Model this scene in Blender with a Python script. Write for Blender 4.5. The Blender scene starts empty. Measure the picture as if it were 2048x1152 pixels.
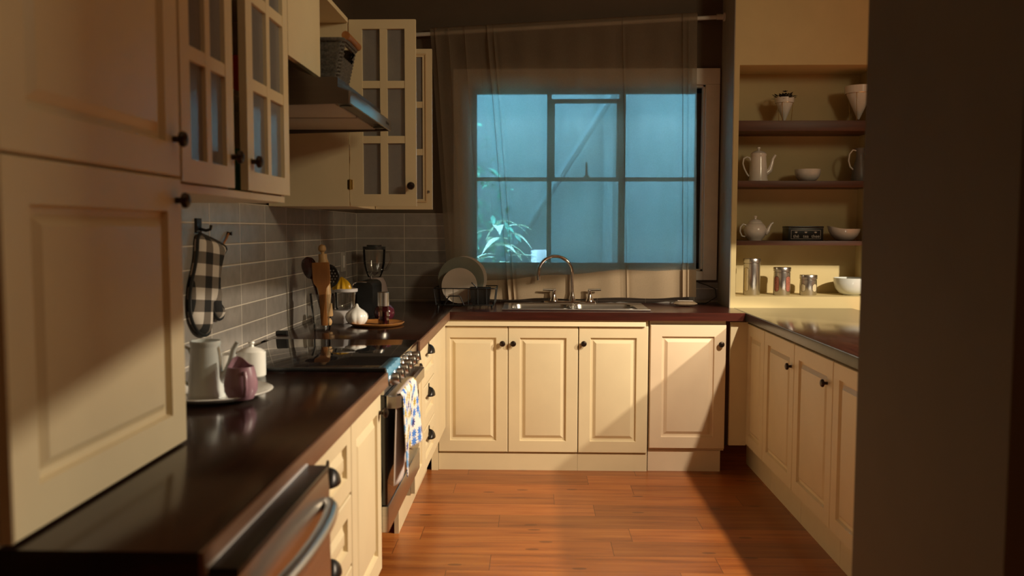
import bpy, bmesh, math, random
from math import pi, sin, cos, radians
from mathutils import Vector, Matrix, Euler

random.seed(7)
S = bpy.context.scene
COL = S.collection

# ------------------------------------------------------------------ camera, world, lights, exposure
cam = bpy.data.cameras.new('camera')
cam.sensor_width = 36.0
cam.lens = 1700.0 / 2048.0 * 36.0
cam.clip_start = 0.05
cam.dof.use_dof = True
cam.dof.focus_distance = 4.8
cam.dof.aperture_fstop = 3.0
camo = bpy.data.objects.new('camera', cam)
COL.objects.link(camo)
camo.matrix_world = (Matrix.Translation((0, 0, 1.358)) @ Matrix.Rotation(0.026, 4, 'Z')
                     @ Matrix.Rotation(pi / 2 - 0.069, 4, 'X') @ Matrix.Rotation(0.002, 4, 'Z'))
S.camera = camo

S.view_settings.view_transform = 'Standard'
S.view_settings.look = 'None'
S.view_settings.gamma = 1.0
S.view_settings.exposure = 0.0
S.view_settings.use_curve_mapping = False

world = bpy.data.worlds.new('sky')
S.world = world
world.use_nodes = True
wn = world.node_tree.nodes['Background']
wn.inputs[0].default_value = (0.33, 0.64, 0.96, 1)
wn.inputs[1].default_value = 22.0


def lamp(name, kind, loc, energy, color, target=None, **kw):
    d = bpy.data.lights.new(name, kind)
    d.energy = energy
    d.color = color
    for k, v in kw.items():
        setattr(d, k, v)
    o = bpy.data.objects.new(name, d)
    COL.objects.link(o)
    o.location = loc
    if target:
        o.rotation_euler = (Vector(target) - Vector(loc)).to_track_quat('-Z', 'Y').to_euler()
    return o


# two pendant lamps of the dining side (wide shaded cones), plus two added soft fills
lamp('pendant_lamp_far', 'SPOT', (2.57, 3.15, 2.10), 268, (1.0, 0.86, 0.645), target=(2.57 - 0.157, 3.15 - 0.032, 1.10),
     spot_size=radians(132.6), spot_blend=0.0, shadow_soft_size=0.03)
lamp('pendant_lamp_near', 'SPOT', (1.62, 3.10, 2.20), 205, (1.0, 0.85, 0.645), target=(1.62 - 0.176, 3.10, 1.20),
     spot_size=radians(112), spot_blend=0.04, shadow_soft_size=0.03)
lamp('dining_fill', 'AREA', (2.6, 1.65, 2.7), 25, (1.0, 0.85, 0.55), target=(-0.74, 2.5, 1.9), shape='RECTANGLE', size=0.8, size_y=0.5, spread=radians(146))  # added fill to brighten the upper cabinets, no such fitting
lamp('ambient_fill', 'AREA', (0.25, 1.3, 2.95), 3, (1.0, 0.78, 0.46), shape='RECTANGLE', size=1.6, size_y=2.2)  # added overhead fill standing in for warm ambient light


# ------------------------------------------------------------------ node helpers
class NT:
    def __init__(s, name):
        s.m = bpy.data.materials.new(name)
        s.m.use_nodes = True
        s.t = s.m.node_tree
        s.b = s.t.nodes['Principled BSDF']
        s.out = s.t.nodes['Material Output']

    def n(s, kind, **kw):
        x = s.t.nodes.new(kind)
        for k, v in kw.items():
            setattr(x, k, v)
        return x

    def link(s, a, b):
        s.t.links.new(a, b)

    def math(s, op, a, b=None, c=None):
        x = s.n('ShaderNodeMath', operation=op)
        for i, v in enumerate((a, b, c)):
            if v is None:
                continue
            if isinstance(v, (int, float)):
                x.inputs[i].default_value = v
            else:
                s.link(v, x.inputs[i])
        return x.outputs[0]

    def pos(s, obj=False):
        if obj:
            src = s.n('ShaderNodeTexCoord').outputs['Object']
        else:
            src = s.n('ShaderNodeNewGeometry').outputs['Position']
        sp = s.n('ShaderNodeSeparateXYZ')
        s.link(src, sp.inputs[0])
        return src, sp.outputs[0], sp.outputs[1], sp.outputs[2]

    def comb(s, x, y, z=0.0):
        c = s.n('ShaderNodeCombineXYZ')
        for i, v in enumerate((x, y, z)):
            if isinstance(v, (int, float)):
                c.inputs[i].default_value = v
            else:
                s.link(v, c.inputs[i])
        return c.outputs[0]

    def scale(s, vec, sc):
        v = s.n('ShaderNodeVectorMath', operation='MULTIPLY')
        s.link(vec, v.inputs[0])
        v.inputs[1].default_value = sc
        return v.outputs[0]

    def noise(s, vec, scale, detail=3.0, rough=0.55, dim='3D'):
        x = s.n('ShaderNodeTexNoise', noise_dimensions=dim)
        x.inputs['Scale'].default_value = scale
        x.inputs['Detail'].default_value = detail
        x.inputs['Roughness'].default_value = rough
        s.link(vec, x.inputs['Vector'])
        return x.outputs[0]

    def white(s, vec):
        x = s.n('ShaderNodeTexWhiteNoise', noise_dimensions='3D')
        s.link(vec, x.inputs['Vector'])
        return x.outputs['Value']

    def ramp(s, fac, stops):
        x = s.n('ShaderNodeValToRGB')
        e = x.color_ramp.elements
        while len(e) < len(stops):
            e.new(0.5)
        for i, (p, c) in enumerate(stops):
            e[i].position = p
            e[i].color = (c[0], c[1], c[2], 1)
        s.link(fac, x.inputs[0])
        return x.outputs[0]

    def mix(s, fac, a, b, mode='MIX'):
        x = s.n('ShaderNodeMix', data_type='RGBA', blend_type=mode)
        for i, v in ((0, fac), (6, a), (7, b)):
            if isinstance(v, (int, float)):
                x.inputs[i].default_value = v
            elif isinstance(v, tuple):
                x.inputs[i].default_value = (v[0], v[1], v[2], 1)
            else:
                s.link(v, x.inputs[i])
        return x.outputs[2]

    def bump(s, h, strength=0.2, dist=0.002):
        x = s.n('ShaderNodeBump')
        x.inputs['Strength'].default_value = strength
        x.inputs['Distance'].default_value = dist
        s.link(h, x.inputs['Height'])
        s.link(x.outputs[0], s.b.inputs['Normal'])

    def base(s, c):
        if isinstance(c, tuple):
            s.b.inputs['Base Color'].default_value = (c[0], c[1], c[2], 1)
        else:
            s.link(c, s.b.inputs['Base Color'])

    def rough(s, r):
        if isinstance(r, (int, float)):
            s.b.inputs['Roughness'].default_value = r
        else:
            s.link(r, s.b.inputs['Roughness'])


def paint(name, c, rough=0.5, metal=0.0, var=0.06, nscale=14.0, bump=0.0, spec=0.5, coat=0.0):
    """painted / moulded surface with a faint procedural mottling"""
    t = NT(name)
    p, _, _, _ = t.pos()
    f = t.noise(p, nscale, 4.0)
    lo = tuple(max(0, x * (1 - var)) for x in c)
    hi = tuple(min(1, x * (1 + var)) for x in c)
    t.base(t.ramp(f, [(0.3, lo), (0.7, hi)]))
    t.rough(rough)
    t.b.inputs['Metallic'].default_value = metal
    t.b.inputs['Specular IOR Level'].default_value = spec
    t.b.inputs['Coat Weight'].default_value = coat
    if bump:
        t.bump(t.noise(p, 220, 2.0), bump, 0.001)
    return t.m


def wood(name, dark, light, axis='X', rough=0.35, fine=1.0, coat=0.0):
    t = NT(name)
    p, _, _, _ = t.pos()
    sc = {'X': (2.2, 30, 30), 'Y': (30, 2.2, 30), 'Z': (30, 30, 2.2)}[axis]
    sc = tuple(v * fine for v in sc)
    f = t.noise(t.scale(p, sc), 1.0, 6.0, 0.65)
    t.base(t.ramp(f, [(0.32, dark), (0.68, light)]))
    t.rough(rough)
    t.b.inputs['Coat Weight'].default_value = coat
    t.b.inputs['Coat Roughness'].default_value = 0.12
    t.bump(f, 0.08, 0.001)
    return t.m


def metal(name, c, rough=0.25, aniso=True):
    t = NT(name)
    p, _, _, _ = t.pos(True)
    f = t.noise(t.scale(p, (3, 3, 160)), 1.0, 3.0)
    t.base(t.ramp(f, [(0.3, tuple(x * 0.9 for x in c)), (0.7, c)]))
    t.b.inputs['Metallic'].default_value = 1.0
    t.rough(rough)
    return t.m


def thin_glass(name, tint=(0.9, 0.95, 0.95), refl=0.08, rough=0.02, frost=0.0, body=(0.6, 0.58, 0.55), ior=1.5):
    """pane of glass seen as a thin sheet; frost mixes in a scattering body"""
    t = NT(name)
    t.t.nodes.remove(t.b)
    tr = t.n('ShaderNodeBsdfTransparent')
    tr.inputs[0].default_value = (*tint, 1)
    gl = t.n('ShaderNodeBsdfGlossy')
    gl.inputs['Roughness'].default_value = rough
    fr = t.n('ShaderNodeFresnel')
    fr.inputs[0].default_value = ior
    add = t.math('ADD', fr.outputs[0], refl)
    mx = t.n('ShaderNodeMixShader')
    t.link(add, mx.inputs[0])
    src = tr.outputs[0]
    if frost:
        df = t.n('ShaderNodeBsdfDiffuse')
        df.inputs[0].default_value = (*body, 1)
        tl = t.n('ShaderNodeBsdfTranslucent')
        tl.inputs[0].default_value = (*body, 1)
        m1 = t.n('ShaderNodeMixShader')
        m1.inputs[0].default_value = 0.45
        t.link(df.outputs[0], m1.inputs[1])
        t.link(tl.outputs[0], m1.inputs[2])
        m2 = t.n('ShaderNodeMixShader')
        p, _, _, _ = t.pos()
        nz = t.noise(p, 60, 2.0)
        t.link(t.math('ADD', t.math('MULTIPLY', nz, 0.1), frost - 0.05), m2.inputs[0])
        t.link(src, m2.inputs[1])
        t.link(m1.outputs[0], m2.inputs[2])
        src = m2.outputs[0]
    t.link(src, mx.inputs[1])
    t.link(gl.outputs[0], mx.inputs[2])
    t.link(mx.outputs[0], t.out.inputs[0])
    return t.m


def cloth_sheer(name, c, alpha, trans):
    t = NT(name)
    t.t.nodes.remove(t.b)
    p, x, y, z = t.pos()
    nz = t.noise(t.scale(p, (160, 1, 160)), 1.0, 2.0)
    nb = t.noise(p, 5.0, 3.0)
    col = t.mix(nb, tuple(v * 0.88 for v in c), tuple(min(1, v * 1.1) for v in c))
    df = t.n('ShaderNodeBsdfDiffuse')
    t.link(col, df.inputs[0])
    tl = t.n('ShaderNodeBsdfTranslucent')
    t.link(col, tl.inputs[0])
    m1 = t.n('ShaderNodeMixShader')
    m1.inputs[0].default_value = trans
    t.link(df.outputs[0], m1.inputs[1])
    t.link(tl.outputs[0], m1.inputs[2])
    tr = t.n('ShaderNodeBsdfTransparent')
    m2 = t.n('ShaderNodeMixShader')
    t.link(t.math('ADD', t.math('MULTIPLY', nz, 0.16), alpha - 0.08), m2.inputs[0])
    t.link(tr.outputs[0], m2.inputs[1])
    t.link(m1.outputs[0], m2.inputs[2])
    t.link(m2.outputs[0], t.out.inputs[0])
    return t.m


def m_floor():
    t = NT('laminate_floor')
    p, x, y, z = t.pos()
    W, L = 0.165, 0.93
    yr = t.math('DIVIDE', y, W)
    row = t.math('FLOOR', yr)
    off = t.white(t.comb(row, 3.7, 1.1))
    xr = t.math('ADD', t.math('DIVIDE', x, L), t.math('MULTIPLY', off, 7.0))
    colm = t.math('FLOOR', xr)
    fx = t.math('SUBTRACT', xr, colm)
    fy = t.math('SUBTRACT', yr, row)
    idn = t.white(t.comb(row, colm, 5.0))
    shift = t.comb(t.math('MULTIPLY', idn, 9.0), t.math('MULTIPLY', idn, 31.0), 0.0)
    va = t.n('ShaderNodeVectorMath', operation='ADD')
    t.link(p, va.inputs[0]); t.link(shift, va.inputs[1])
    g1 = t.noise(t.scale(va.outputs[0], (1.5, 22, 1)), 1.0, 5.0, 0.6)
    g2 = t.noise(t.scale(va.outputs[0], (5, 130, 1)), 1.0, 3.0, 0.6)
    g = t.math('ADD', t.math('MULTIPLY', g1, 0.75), t.math('MULTIPLY', g2, 0.25))
    c = t.ramp(g, [(0.27, (0.105, 0.024, 0.007)), (0.47, (0.31, 0.088, 0.018)), (0.75, (0.47, 0.172, 0.038))])
    tone = t.math('ADD', t.math('MULTIPLY', idn, 0.45), 0.78)
    c = t.mix(1.0, c, t.comb(tone, tone, tone), 'MULTIPLY')
    kv = t.n('ShaderNodeTexVoronoi', voronoi_dimensions='2D')
    kv.inputs['Scale'].default_value = 1.0
    t.link(t.scale(p, (1.7, 4.6, 1)), kv.inputs['Vector'])
    knot = t.math('LESS_THAN', kv.outputs['Distance'], 0.05)
    c = t.mix(t.math('MULTIPLY', knot, 0.55), c, (0.06, 0.015, 0.006))
    gy = t.math('LESS_THAN', fy, 0.012)
    gx = t.math('LESS_THAN', fx, 0.0028)
    gap = t.math('MAXIMUM', gy, gx)
    c = t.mix(t.math('MULTIPLY', gap, 0.75), c, (0.03, 0.008, 0.004))
    t.base(c)
    t.rough(t.math('ADD', t.math('MULTIPLY', g2, 0.12), 0.27))
    t.bump(t.math('SUBTRACT', g, t.math('MULTIPLY', gap, 1.5)), 0.06, 0.001)
    return t.m


def m_tile(name, horiz):
    """stack-bond 300 x 75 mm glazed tiles; horiz says which axis runs along the wall"""
    t = NT(name)
    p, x, y, z = t.pos()
    h = y if horiz == 'Y' else x
    o = 5.315 if horiz == 'Y' else -1.115
    TW, TH = 0.302, 0.0775
    u = t.math('DIVIDE', t.math('SUBTRACT', h, o), TW)
    v = t.math('DIVIDE', t.math('SUBTRACT', 1.456, z), TH)
    cu, cv = t.math('FLOOR', u), t.math('FLOOR', v)
    fu, fv = t.math('SUBTRACT', u, cu), t.math('SUBTRACT', v, cv)
    eu = t.math('MULTIPLY', t.math('SUBTRACT', 0.5, t.math('ABSOLUTE', t.math('SUBTRACT', fu, 0.5))), TW)
    ev = t.math('MULTIPLY', t.math('SUBTRACT', 0.5, t.math('ABSOLUTE', t.math('SUBTRACT', fv, 0.5))), TH)
    e = t.math('MINIMUM', eu, ev)
    grout = t.math('LESS_THAN', e, 0.0019)
    idn = t.white(t.comb(cu, cv, 2.0))
    nz = t.noise(p, 18, 4.0)
    k = t.math('ADD', t.math('MULTIPLY', idn, 0.35), t.math('MULTIPLY', nz, 0.65))
    c = t.ramp(k, [(0.2, (0.225, 0.20, 0.180)), (0.8, (0.36, 0.322, 0.290))])
    c = t.mix(grout, c, (0.62, 0.55, 0.46))
    t.base(c)
    t.rough(t.math('ADD', t.math('MULTIPLY', grout, 0.5), 0.22))
    hgt = t.math('MINIMUM', t.math('MULTIPLY', e, 160.0), 1.0)
    wav = t.noise(p, 9.0, 2.0)
    t.bump(t.math('ADD', hgt, t.math('MULTIPLY', wav, 2.2)), 0.35, 0.002)
    return t.m


def m_gingham():
    t = NT('gingham_cloth')
    p, x, y, z = t.pos()
    a = t.math('FRACT', t.math('DIVIDE', t.math('ADD', t.math('SUBTRACT', y, t.math('MULTIPLY', z, 0.16)), 0.02), 0.118))
    b = t.math('FRACT', t.math('DIVIDE', t.math('ADD', z, t.math('MULTIPLY', y, 0.10)), 0.080))
    sa, sb = t.math('LESS_THAN', a, 0.5), t.math('LESS_THAN', b, 0.5)
    s = t.math('MULTIPLY', t.math('ADD', sa, sb), 0.5)
    c = t.ramp(s, [(0.0, (0.62, 0.55, 0.48)), (0.5, (0.17, 0.14, 0.115)), (1.0, (0.012, 0.011, 0.011))])
    t.base(c)
    t.rough(0.9)
    t.bump(t.noise(p, 500, 1.0), 0.4, 0.001)
    return t.m


def m_floral():
    """tea towel print: scattered blue and mustard daisies"""
    t = NT('floral_towel')
    p, x, y, z = t.pos(True)
    uv = t.comb(y, z, 0.0)

    def daisy(scale, rnd, petals, size):
        v = t.n('ShaderNodeTexVoronoi', voronoi_dimensions='2D')
        v.inputs['Scale'].default_value = scale
        v.inputs['Randomness'].default_value = rnd
        t.link(uv, v.inputs['Vector'])
        sub = t.n('ShaderNodeVectorMath', operation='SUBTRACT')
        t.link(uv, sub.inputs[0])
        dv = t.n('ShaderNodeVectorMath', operation='SUBTRACT')
        sc = t.n('ShaderNodeVectorMath', operation='SCALE')
        t.link(uv, sc.inputs[0]); sc.inputs['Scale'].default_value = 1.0
        t.link(sc.outputs[0], dv.inputs[0]); t.link(v.outputs['Position'], dv.inputs[1])
        sp = t.n('ShaderNodeSeparateXYZ'); t.link(dv.outputs[0], sp.inputs[0])
        ang = t.math('ARCTAN2', sp.outputs[1], sp.outputs[0])
        r = t.math('MULTIPLY', v.outputs['Distance'], 1.0)
        pet = t.math('ADD', t.math('MULTIPLY', t.math('ABSOLUTE', t.math('COSINE', t.math('MULTIPLY', ang, petals * 0.5))), 0.55), 0.45)
        inside = t.math('LESS_THAN', r, t.math('MULTIPLY', pet, size))
        return inside, v.outputs['Color']
    i1, c1 = daisy(25.0, 0.7, 9, 0.46)
    sc = t.n('ShaderNodeSeparateColor'); t.link(c1, sc.inputs[0])
    pal = t.ramp(sc.outputs[0], [(0.0, (0.03, 0.035, 0.20)), (0.18, (0.06, 0.20, 0.62)), (0.40, (0.45, 0.33, 0.05)), (0.76, (0.13, 0.34, 0.70))])
    pal_node = pal.node
    pal_node.color_ramp.interpolation = 'CONSTANT'
    c = t.mix(i1, (0.80, 0.74, 0.70), pal)
    t.base(c)
    t.rough(0.9)
    return t.m


def m_fence():
    t = NT('garden_wall')
    p, x, y, z = t.pos()
    a = t.noise(p, 2.2, 5.0)
    b = t.noise(t.scale(p, (12, 12, 3)), 1.0, 4.0)
    f = t.math('ADD', t.math('MULTIPLY', a, 0.6), t.math('MULTIPLY', b, 0.4))
    t.base(t.ramp(f, [(0.3, (0.07, 0.15, 0.14)), (0.7, (0.14, 0.21, 0.20))]))
    t.rough(0.9)
    return t.m


M = {}
M['cream'] = paint('cream_paint', (0.73, 0.605, 0.39), 0.42, var=0.03, nscale=6)
M['cream_in'] = paint('cream_carcass', (0.66, 0.50, 0.29), 0.5, var=0.03)
M['pink_cream'] = paint('pinkish_cream_paint', (0.73, 0.575, 0.40), 0.42, var=0.03, nscale=6)
M['yellow'] = paint('yellow_wall_paint', (0.64, 0.51, 0.25), 0.6, var=0.04, nscale=5)
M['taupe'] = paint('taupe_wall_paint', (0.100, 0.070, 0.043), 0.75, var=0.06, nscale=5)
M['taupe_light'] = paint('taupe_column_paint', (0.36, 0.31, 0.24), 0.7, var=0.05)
M['room'] = paint('dining_wall_paint', (0.40, 0.31, 0.21), 0.8)
M['ceil'] = paint('ceiling_paint', (0.50, 0.42, 0.32), 0.85)
M['floor'] = m_floor()
M['tile_y'] = m_tile('grey_tiles_left', 'Y')
M['tile_x'] = m_tile('grey_tiles_back', 'X')
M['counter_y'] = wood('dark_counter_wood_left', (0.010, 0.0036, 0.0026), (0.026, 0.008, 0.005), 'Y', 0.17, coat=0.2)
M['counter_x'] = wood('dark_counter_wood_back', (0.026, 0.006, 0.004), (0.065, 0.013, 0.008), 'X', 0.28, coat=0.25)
M['edge'] = wood('lit_tone_edge_wood', (0.13, 0.060, 0.032), (0.22, 0.11, 0.062), 'Y', 0.4)  # lighter than the worktop: strong light on this front put into the colour
M['slate'] = paint('dark_counter_edge', (0.05, 0.05, 0.05), 0.3, var=0.2)
M['shelf'] = wood('shelf_wood', (0.060, 0.019, 0.007), (0.13, 0.044, 0.015), 'X', 0.45)
M['bronze'] = paint('dark_bronze', (0.045, 0.030, 0.022), 0.3, metal=0.8, var=0.15)
M['pull'] = paint('dark_pull_metal', (0.030, 0.026, 0.024), 0.35, metal=0.7, var=0.15)
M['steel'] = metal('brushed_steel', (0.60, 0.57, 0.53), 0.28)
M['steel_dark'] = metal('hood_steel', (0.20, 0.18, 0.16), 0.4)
M['filter'] = metal('hood_filter_steel', (0.62, 0.55, 0.48), 0.55)
M['chrome'] = paint('chrome', (0.82, 0.80, 0.78), 0.08, metal=1.0, var=0.02)
M['brass'] = paint('brass', (0.72, 0.52, 0.20), 0.25, metal=1.0, var=0.05)
M['black'] = paint('black_plastic', (0.012, 0.012, 0.012), 0.3, var=0.2)
M['blackmatte'] = paint('black_wire', (0.010, 0.010, 0.010), 0.5, var=0.2)
M['glass_black'] = paint('black_ceramic_glass', (0.006, 0.006, 0.007), 0.05, var=0.1, coat=0.4)
M['white'] = paint('white_ceramic', (0.86, 0.84, 0.79), 0.18, var=0.02, coat=0.5)
M['whiteblue'] = paint('pale_ceramic', (0.70, 0.74, 0.72), 0.18, var=0.02, coat=0.5)
M['whitepl'] = paint('white_plastic', (0.66, 0.62, 0.62), 0.4, var=0.02)
M['pinkpl'] = paint('pale_pink_plastic', (0.48, 0.38, 0.36), 0.4, var=0.03)
M['mauve'] = paint('mauve_glaze', (0.34, 0.185, 0.23), 0.3, var=0.05, coat=0.3)
M['grey_jug'] = paint('grey_glaze', (0.16, 0.145, 0.13), 0.4, var=0.06)
M['plate_green'] = paint('sage_glaze', (0.22, 0.23, 0.19), 0.25, var=0.05, coat=0.3)
M['plate_white'] = paint('cream_glaze', (0.66, 0.56, 0.47), 0.25, var=0.03, coat=0.3)
M['red'] = paint('red_card', (0.80, 0.04, 0.025), 0.5)
M['darkred'] = paint('dark_red_plastic', (0.045, 0.010, 0.010), 0.15, var=0.1, coat=0.5)
M['purple'] = paint('dark_purple_glaze', (0.075, 0.012, 0.022), 0.15, var=0.15, coat=0.5)
M['yellowpl'] = paint('yellow_plastic', (0.60, 0.34, 0.012), 0.3, var=0.05)
M['w_pin'] = wood('pale_beech', (0.40, 0.235, 0.095), (0.56, 0.35, 0.155), 'Z', 0.5)
M['w_spat'] = wood('orange_wood', (0.24, 0.085, 0.018), (0.34, 0.135, 0.032), 'Z', 0.5)
M['w_tray'] = wood('tray_wood', (0.24, 0.090, 0.020), (0.42, 0.18, 0.05), 'X', 0.35)
M['wicker'] = paint('grey_wicker', (0.085, 0.072, 0.060), 0.8, var=0.5, nscale=120)
M['pane'] = thin_glass('window_glass', (0.92, 0.97, 0.97), 0.02)
M['clear'] = thin_glass('clear_glass', (0.95, 0.95, 0.94), 0.05, ior=1.22)
M['grinder'] = thin_glass('grinder_acrylic', (0.62, 0.45, 0.45), 0.06)
M['frost'] = thin_glass('frosted_cabinet_glass', (0.65, 0.66, 0.70), 0.03, 0.15, 0.80, (0.42, 0.40, 0.39))
M['curtain'] = cloth_sheer('sheer_curtain', (0.50, 0.41, 0.30), 0.72, 0.68)
M['hem'] = cloth_sheer('curtain_hem', (0.56, 0.42, 0.28), 0.96, 0.18)
M['wtrim'] = paint('white_window_paint', (0.74, 0.67, 0.57), 0.5, var=0.05)
M['wframe'] = paint('dark_window_frame', (0.020, 0.018, 0.018), 0.4, var=0.1)
M['rod'] = paint('white_rod', (0.60, 0.56, 0.50), 0.4)
M['fence'] = m_fence()
M['leaf'] = paint('sunlit_tone_leaf', (0.70, 0.88, 0.62), 0.4, var=0.25, nscale=14)  # sunlight on the garden leaves put into their pale colour
M['leaf_dark'] = paint('hedge_leaf', (0.10, 0.34, 0.22), 0.6, var=0.6, nscale=9)
M['plant_dark'] = paint('dark_leaf', (0.018, 0.016, 0.012), 0.6, var=0.3)
M['ground'] = paint('garden_soil', (0.10, 0.11, 0.07), 0.9, var=0.3)
M['bluefilm'] = paint('blue_tape', (0.10, 0.32, 0.52), 0.35, var=0.08)
M['gingham'] = m_gingham()
M['floral'] = m_floral()
M['towel_back'] = paint('towel_back', (0.50, 0.42, 0.39), 0.95, var=0.05)
M['beans'] = paint('red_beans', (0.34, 0.115, 0.075), 0.35, var=0.95, nscale=260)
M['creamfill'] = paint('pale_contents', (0.62, 0.52, 0.33), 0.7, var=0.1, nscale=80)
M['sponge'] = paint('tan_packet', (0.26, 0.185, 0.115), 0.45, var=0.15, nscale=40)
M['label'] = paint('white_print', (0.72, 0.68, 0.62), 0.6)
M['dark'] = paint('dark_void', (0.02, 0.017, 0.014), 0.9)
M['pole'] = paint('weathered_pole', (0.075, 0.14, 0.135), 0.8)
M['socket'] = paint('socket_plastic', (0.42, 0.38, 0.34), 0.4)


# ------------------------------------------------------------------ mesh helpers
class G:
    """collects shapes, then links them as ONE mesh object"""

    def __init__(s):
        s.b = bmesh.new()

    def _face(s, vs, mi=0):
        try:
            f = s.b.faces.new(vs)
            f.material_index = mi
            return f
        except ValueError:
            return None

    def box(s, a, c, bev=0.0, mi=0, M4=None):
        x0, y0, z0 = a
        x1, y1, z1 = c
        n0 = len(s.b.verts)
        co = [(x0, y0, z0), (x1, y0, z0), (x1, y1, z0), (x0, y1, z0), (x0, y0, z1), (x1, y0, z1), (x1, y1, z1), (x0, y1, z1)]
        vs = [s.b.verts.new((M4 @ Vector(q)) if M4 else q) for q in co]
        fs = [s._face([vs[i] for i in q], mi) for q in ((3, 2, 1, 0), (4, 5, 6, 7), (0, 1, 5, 4), (1, 2, 6, 5), (2, 3, 7, 6), (3, 0, 4, 7))]
        if bev > 0:
            es = list({e for f in fs for e in f.edges})
            bmesh.ops.bevel(s.b, geom=es, offset=bev, segments=2, affect='EDGES', profile=0.6)
        return s

    def rings(s, rs, cap0=False, cap1=True, closed=True, mi=0):
        """loft a list of rings (lists of points)"""
        R = [[s.b.verts.new(p) for p in r] for r in rs]
        n = len(R[0])
        for a, b2 in zip(R, R[1:]):
            for i in range(n if closed else n - 1):
                j = (i + 1) % n
                s._face([a[i], a[j], b2[j], b2[i]], mi)
        if cap0:
            s._face(list(reversed(R[0])), mi)
        if cap1:
            s._face(R[-1], mi)
        return s

    def panel(s, x0, x1, z0, z1, prof, y=0.0, mi=0):
        """rectangular front lofted from (inset, outward) pairs; front faces -Y"""
        rs = []
        for ins, w in prof:
            rs.append([(x0 + ins, y - w, z0 + ins), (x1 - ins, y - w, z0 + ins), (x1 - ins, y - w, z1 - ins), (x0 + ins, y - w, z1 - ins)])
        return s.rings(rs, True, True, mi=mi)

    def lathe(s, prof, c=(0, 0, 0), seg=32, M4=None, mi=0, sx=1.0, sy=1.0):
        T = M4 if M4 else Matrix.Identity(4)
        c = Vector(c)
        rings = []
        for r, z in prof:
            if r < 1e-6:
                rings.append([s.b.verts.new(c + (T @ Vector((0, 0, z))))])
            else:
                rings.append([s.b.verts.new(c + (T @ Vector((r * cos(2 * pi * i / seg) * sx, r * sin(2 * pi * i / seg) * sy, z)))) for i in range(seg)])
        for a, b2 in zip(rings, rings[1:]):
            for i in range(seg):
                j = (i + 1) % seg
                if len(a) == 1 and len(b2) == 1:
                    continue
                if len(a) == 1:
                    s._face([a[0], b2[j], b2[i]], mi)
                elif len(b2) == 1:
                    s._face([a[i], a[j], b2[0]], mi)
                else:
                    s._face([a[i], a[j], b2[j], b2[i]], mi)
        return s

    def tube(s, pts, r, seg=10, closed=False, mi=0, caps=True):
        pts = [Vector(p) for p in pts]
        n = len(pts)
        rr = r if isinstance(r, (list, tuple)) else [r] * n
        rings = []
        prev = None
        for i in range(n):
            if closed:
                d = pts[(i + 1) % n] - pts[i - 1]
            else:
                d = pts[min(i + 1, n - 1)] - pts[max(i - 1, 0)]
            d.normalize()
            if prev is None:
                up = Vector((0, 0, 1)) if abs(d.z) < 0.9 else Vector((1, 0, 0))
                u = d.cross(up).normalized()
            else:
                u = (prev - d * prev.dot(d)).normalized()
            prev = u
            v = d.cross(u)
            rings.append([s.b.verts.new(pts[i] + (u * cos(2 * pi * k / seg) + v * sin(2 * pi * k / seg)) * rr[i]) for k in range(seg)])
        m = n if closed else n - 1
        for i in range(m):
            a, b2 = rings[i], rings[(i + 1) % n]
            for k in range(seg):
                j = (k + 1) % seg
                s._face([a[k], a[j], b2[j], b2[k]], mi)
        if caps and not closed:
            s._face(list(reversed(rings[0])), mi)
            s._face(rings[-1], mi)
        return s

    def prism(s, poly, axis, a, b2, mi=0, bev=0.0):
        """polygon of (p,q) extruded along axis from a to b2; (p,q) are the other two axes in XYZ order"""
        def mk(t, p, q):
            return {'X': (t, p, q), 'Y': (p, t, q), 'Z': (p, q, t)}[axis]
        v0 = [s.b.verts.new(mk(a, *p)) for p in poly]
        v1 = [s.b.verts.new(mk(b2, *p)) for p in poly]
        fs = [s._face(list(reversed(v0)), mi), s._face(v1, mi)]
        n = len(poly)
        for i in range(n):
            j = (i + 1) % n
            fs.append(s._face([v0[i], v0[j], v1[j], v1[i]], mi))
        if bev > 0:
            es = list({e for f in fs for e in f.edges})
            bmesh.ops.bevel(s.b, geom=es, offset=bev, segments=2, affect='EDGES', profile=0.6)
        return s

    def sphere(s, c, r, seg=16, mi=0, sc=(1, 1, 1)):
        bmesh.ops.create_uvsphere(s.b, u_segments=seg, v_segments=max(6, seg // 2), radius=r,
                                  matrix=Matrix.Translation(c) @ Matrix.Diagonal((*sc, 1)))
        return s

    def obj(s, name, mat, parent=None, loc=(0, 0, 0), rz=0.0, smooth=True, solid=0.0, label=None, cat=None, group=None, kind=None, angle=35):
        bmesh.ops.recalc_face_normals(s.b, faces=s.b.faces)
        me = bpy.data.meshes.new(name)
        s.b.to_mesh(me)
        s.b.free()
        for m in (mat if isinstance(mat, (list, tuple)) else [mat]):
            me.materials.append(m)
        if smooth:
            me.polygons.foreach_set('use_smooth', [True] * len(me.polygons))
            me.set_sharp_from_angle(angle=radians(angle))
        o = bpy.data.objects.new(name, me)
        COL.objects.link(o)
        o.location = loc
        o.rotation_euler = (0, 0, rz)
        if parent:
            o.parent = parent
        if solid:
            sm = o.modifiers.new('solid', 'SOLIDIFY')
            sm.thickness = solid
        tag(o, label, cat, group, kind)
        return o


def tag(o, label=None, cat=None, group=None, kind=None):
    if label: o['label'] = label
    if cat: o['category'] = cat
    if group: o['group'] = group
    if kind: o['kind'] = kind
    return o


def thing(name, label, cat, loc=(0, 0, 0), rz=0.0, group=None, kind=None):
    o = bpy.data.objects.new(name, None)
    o.empty_display_size = 0.1
    COL.objects.link(o)
    o.location = loc
    o.rotation_euler = (0, 0, rz)
    return tag(o, label, cat, group, kind)


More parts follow.
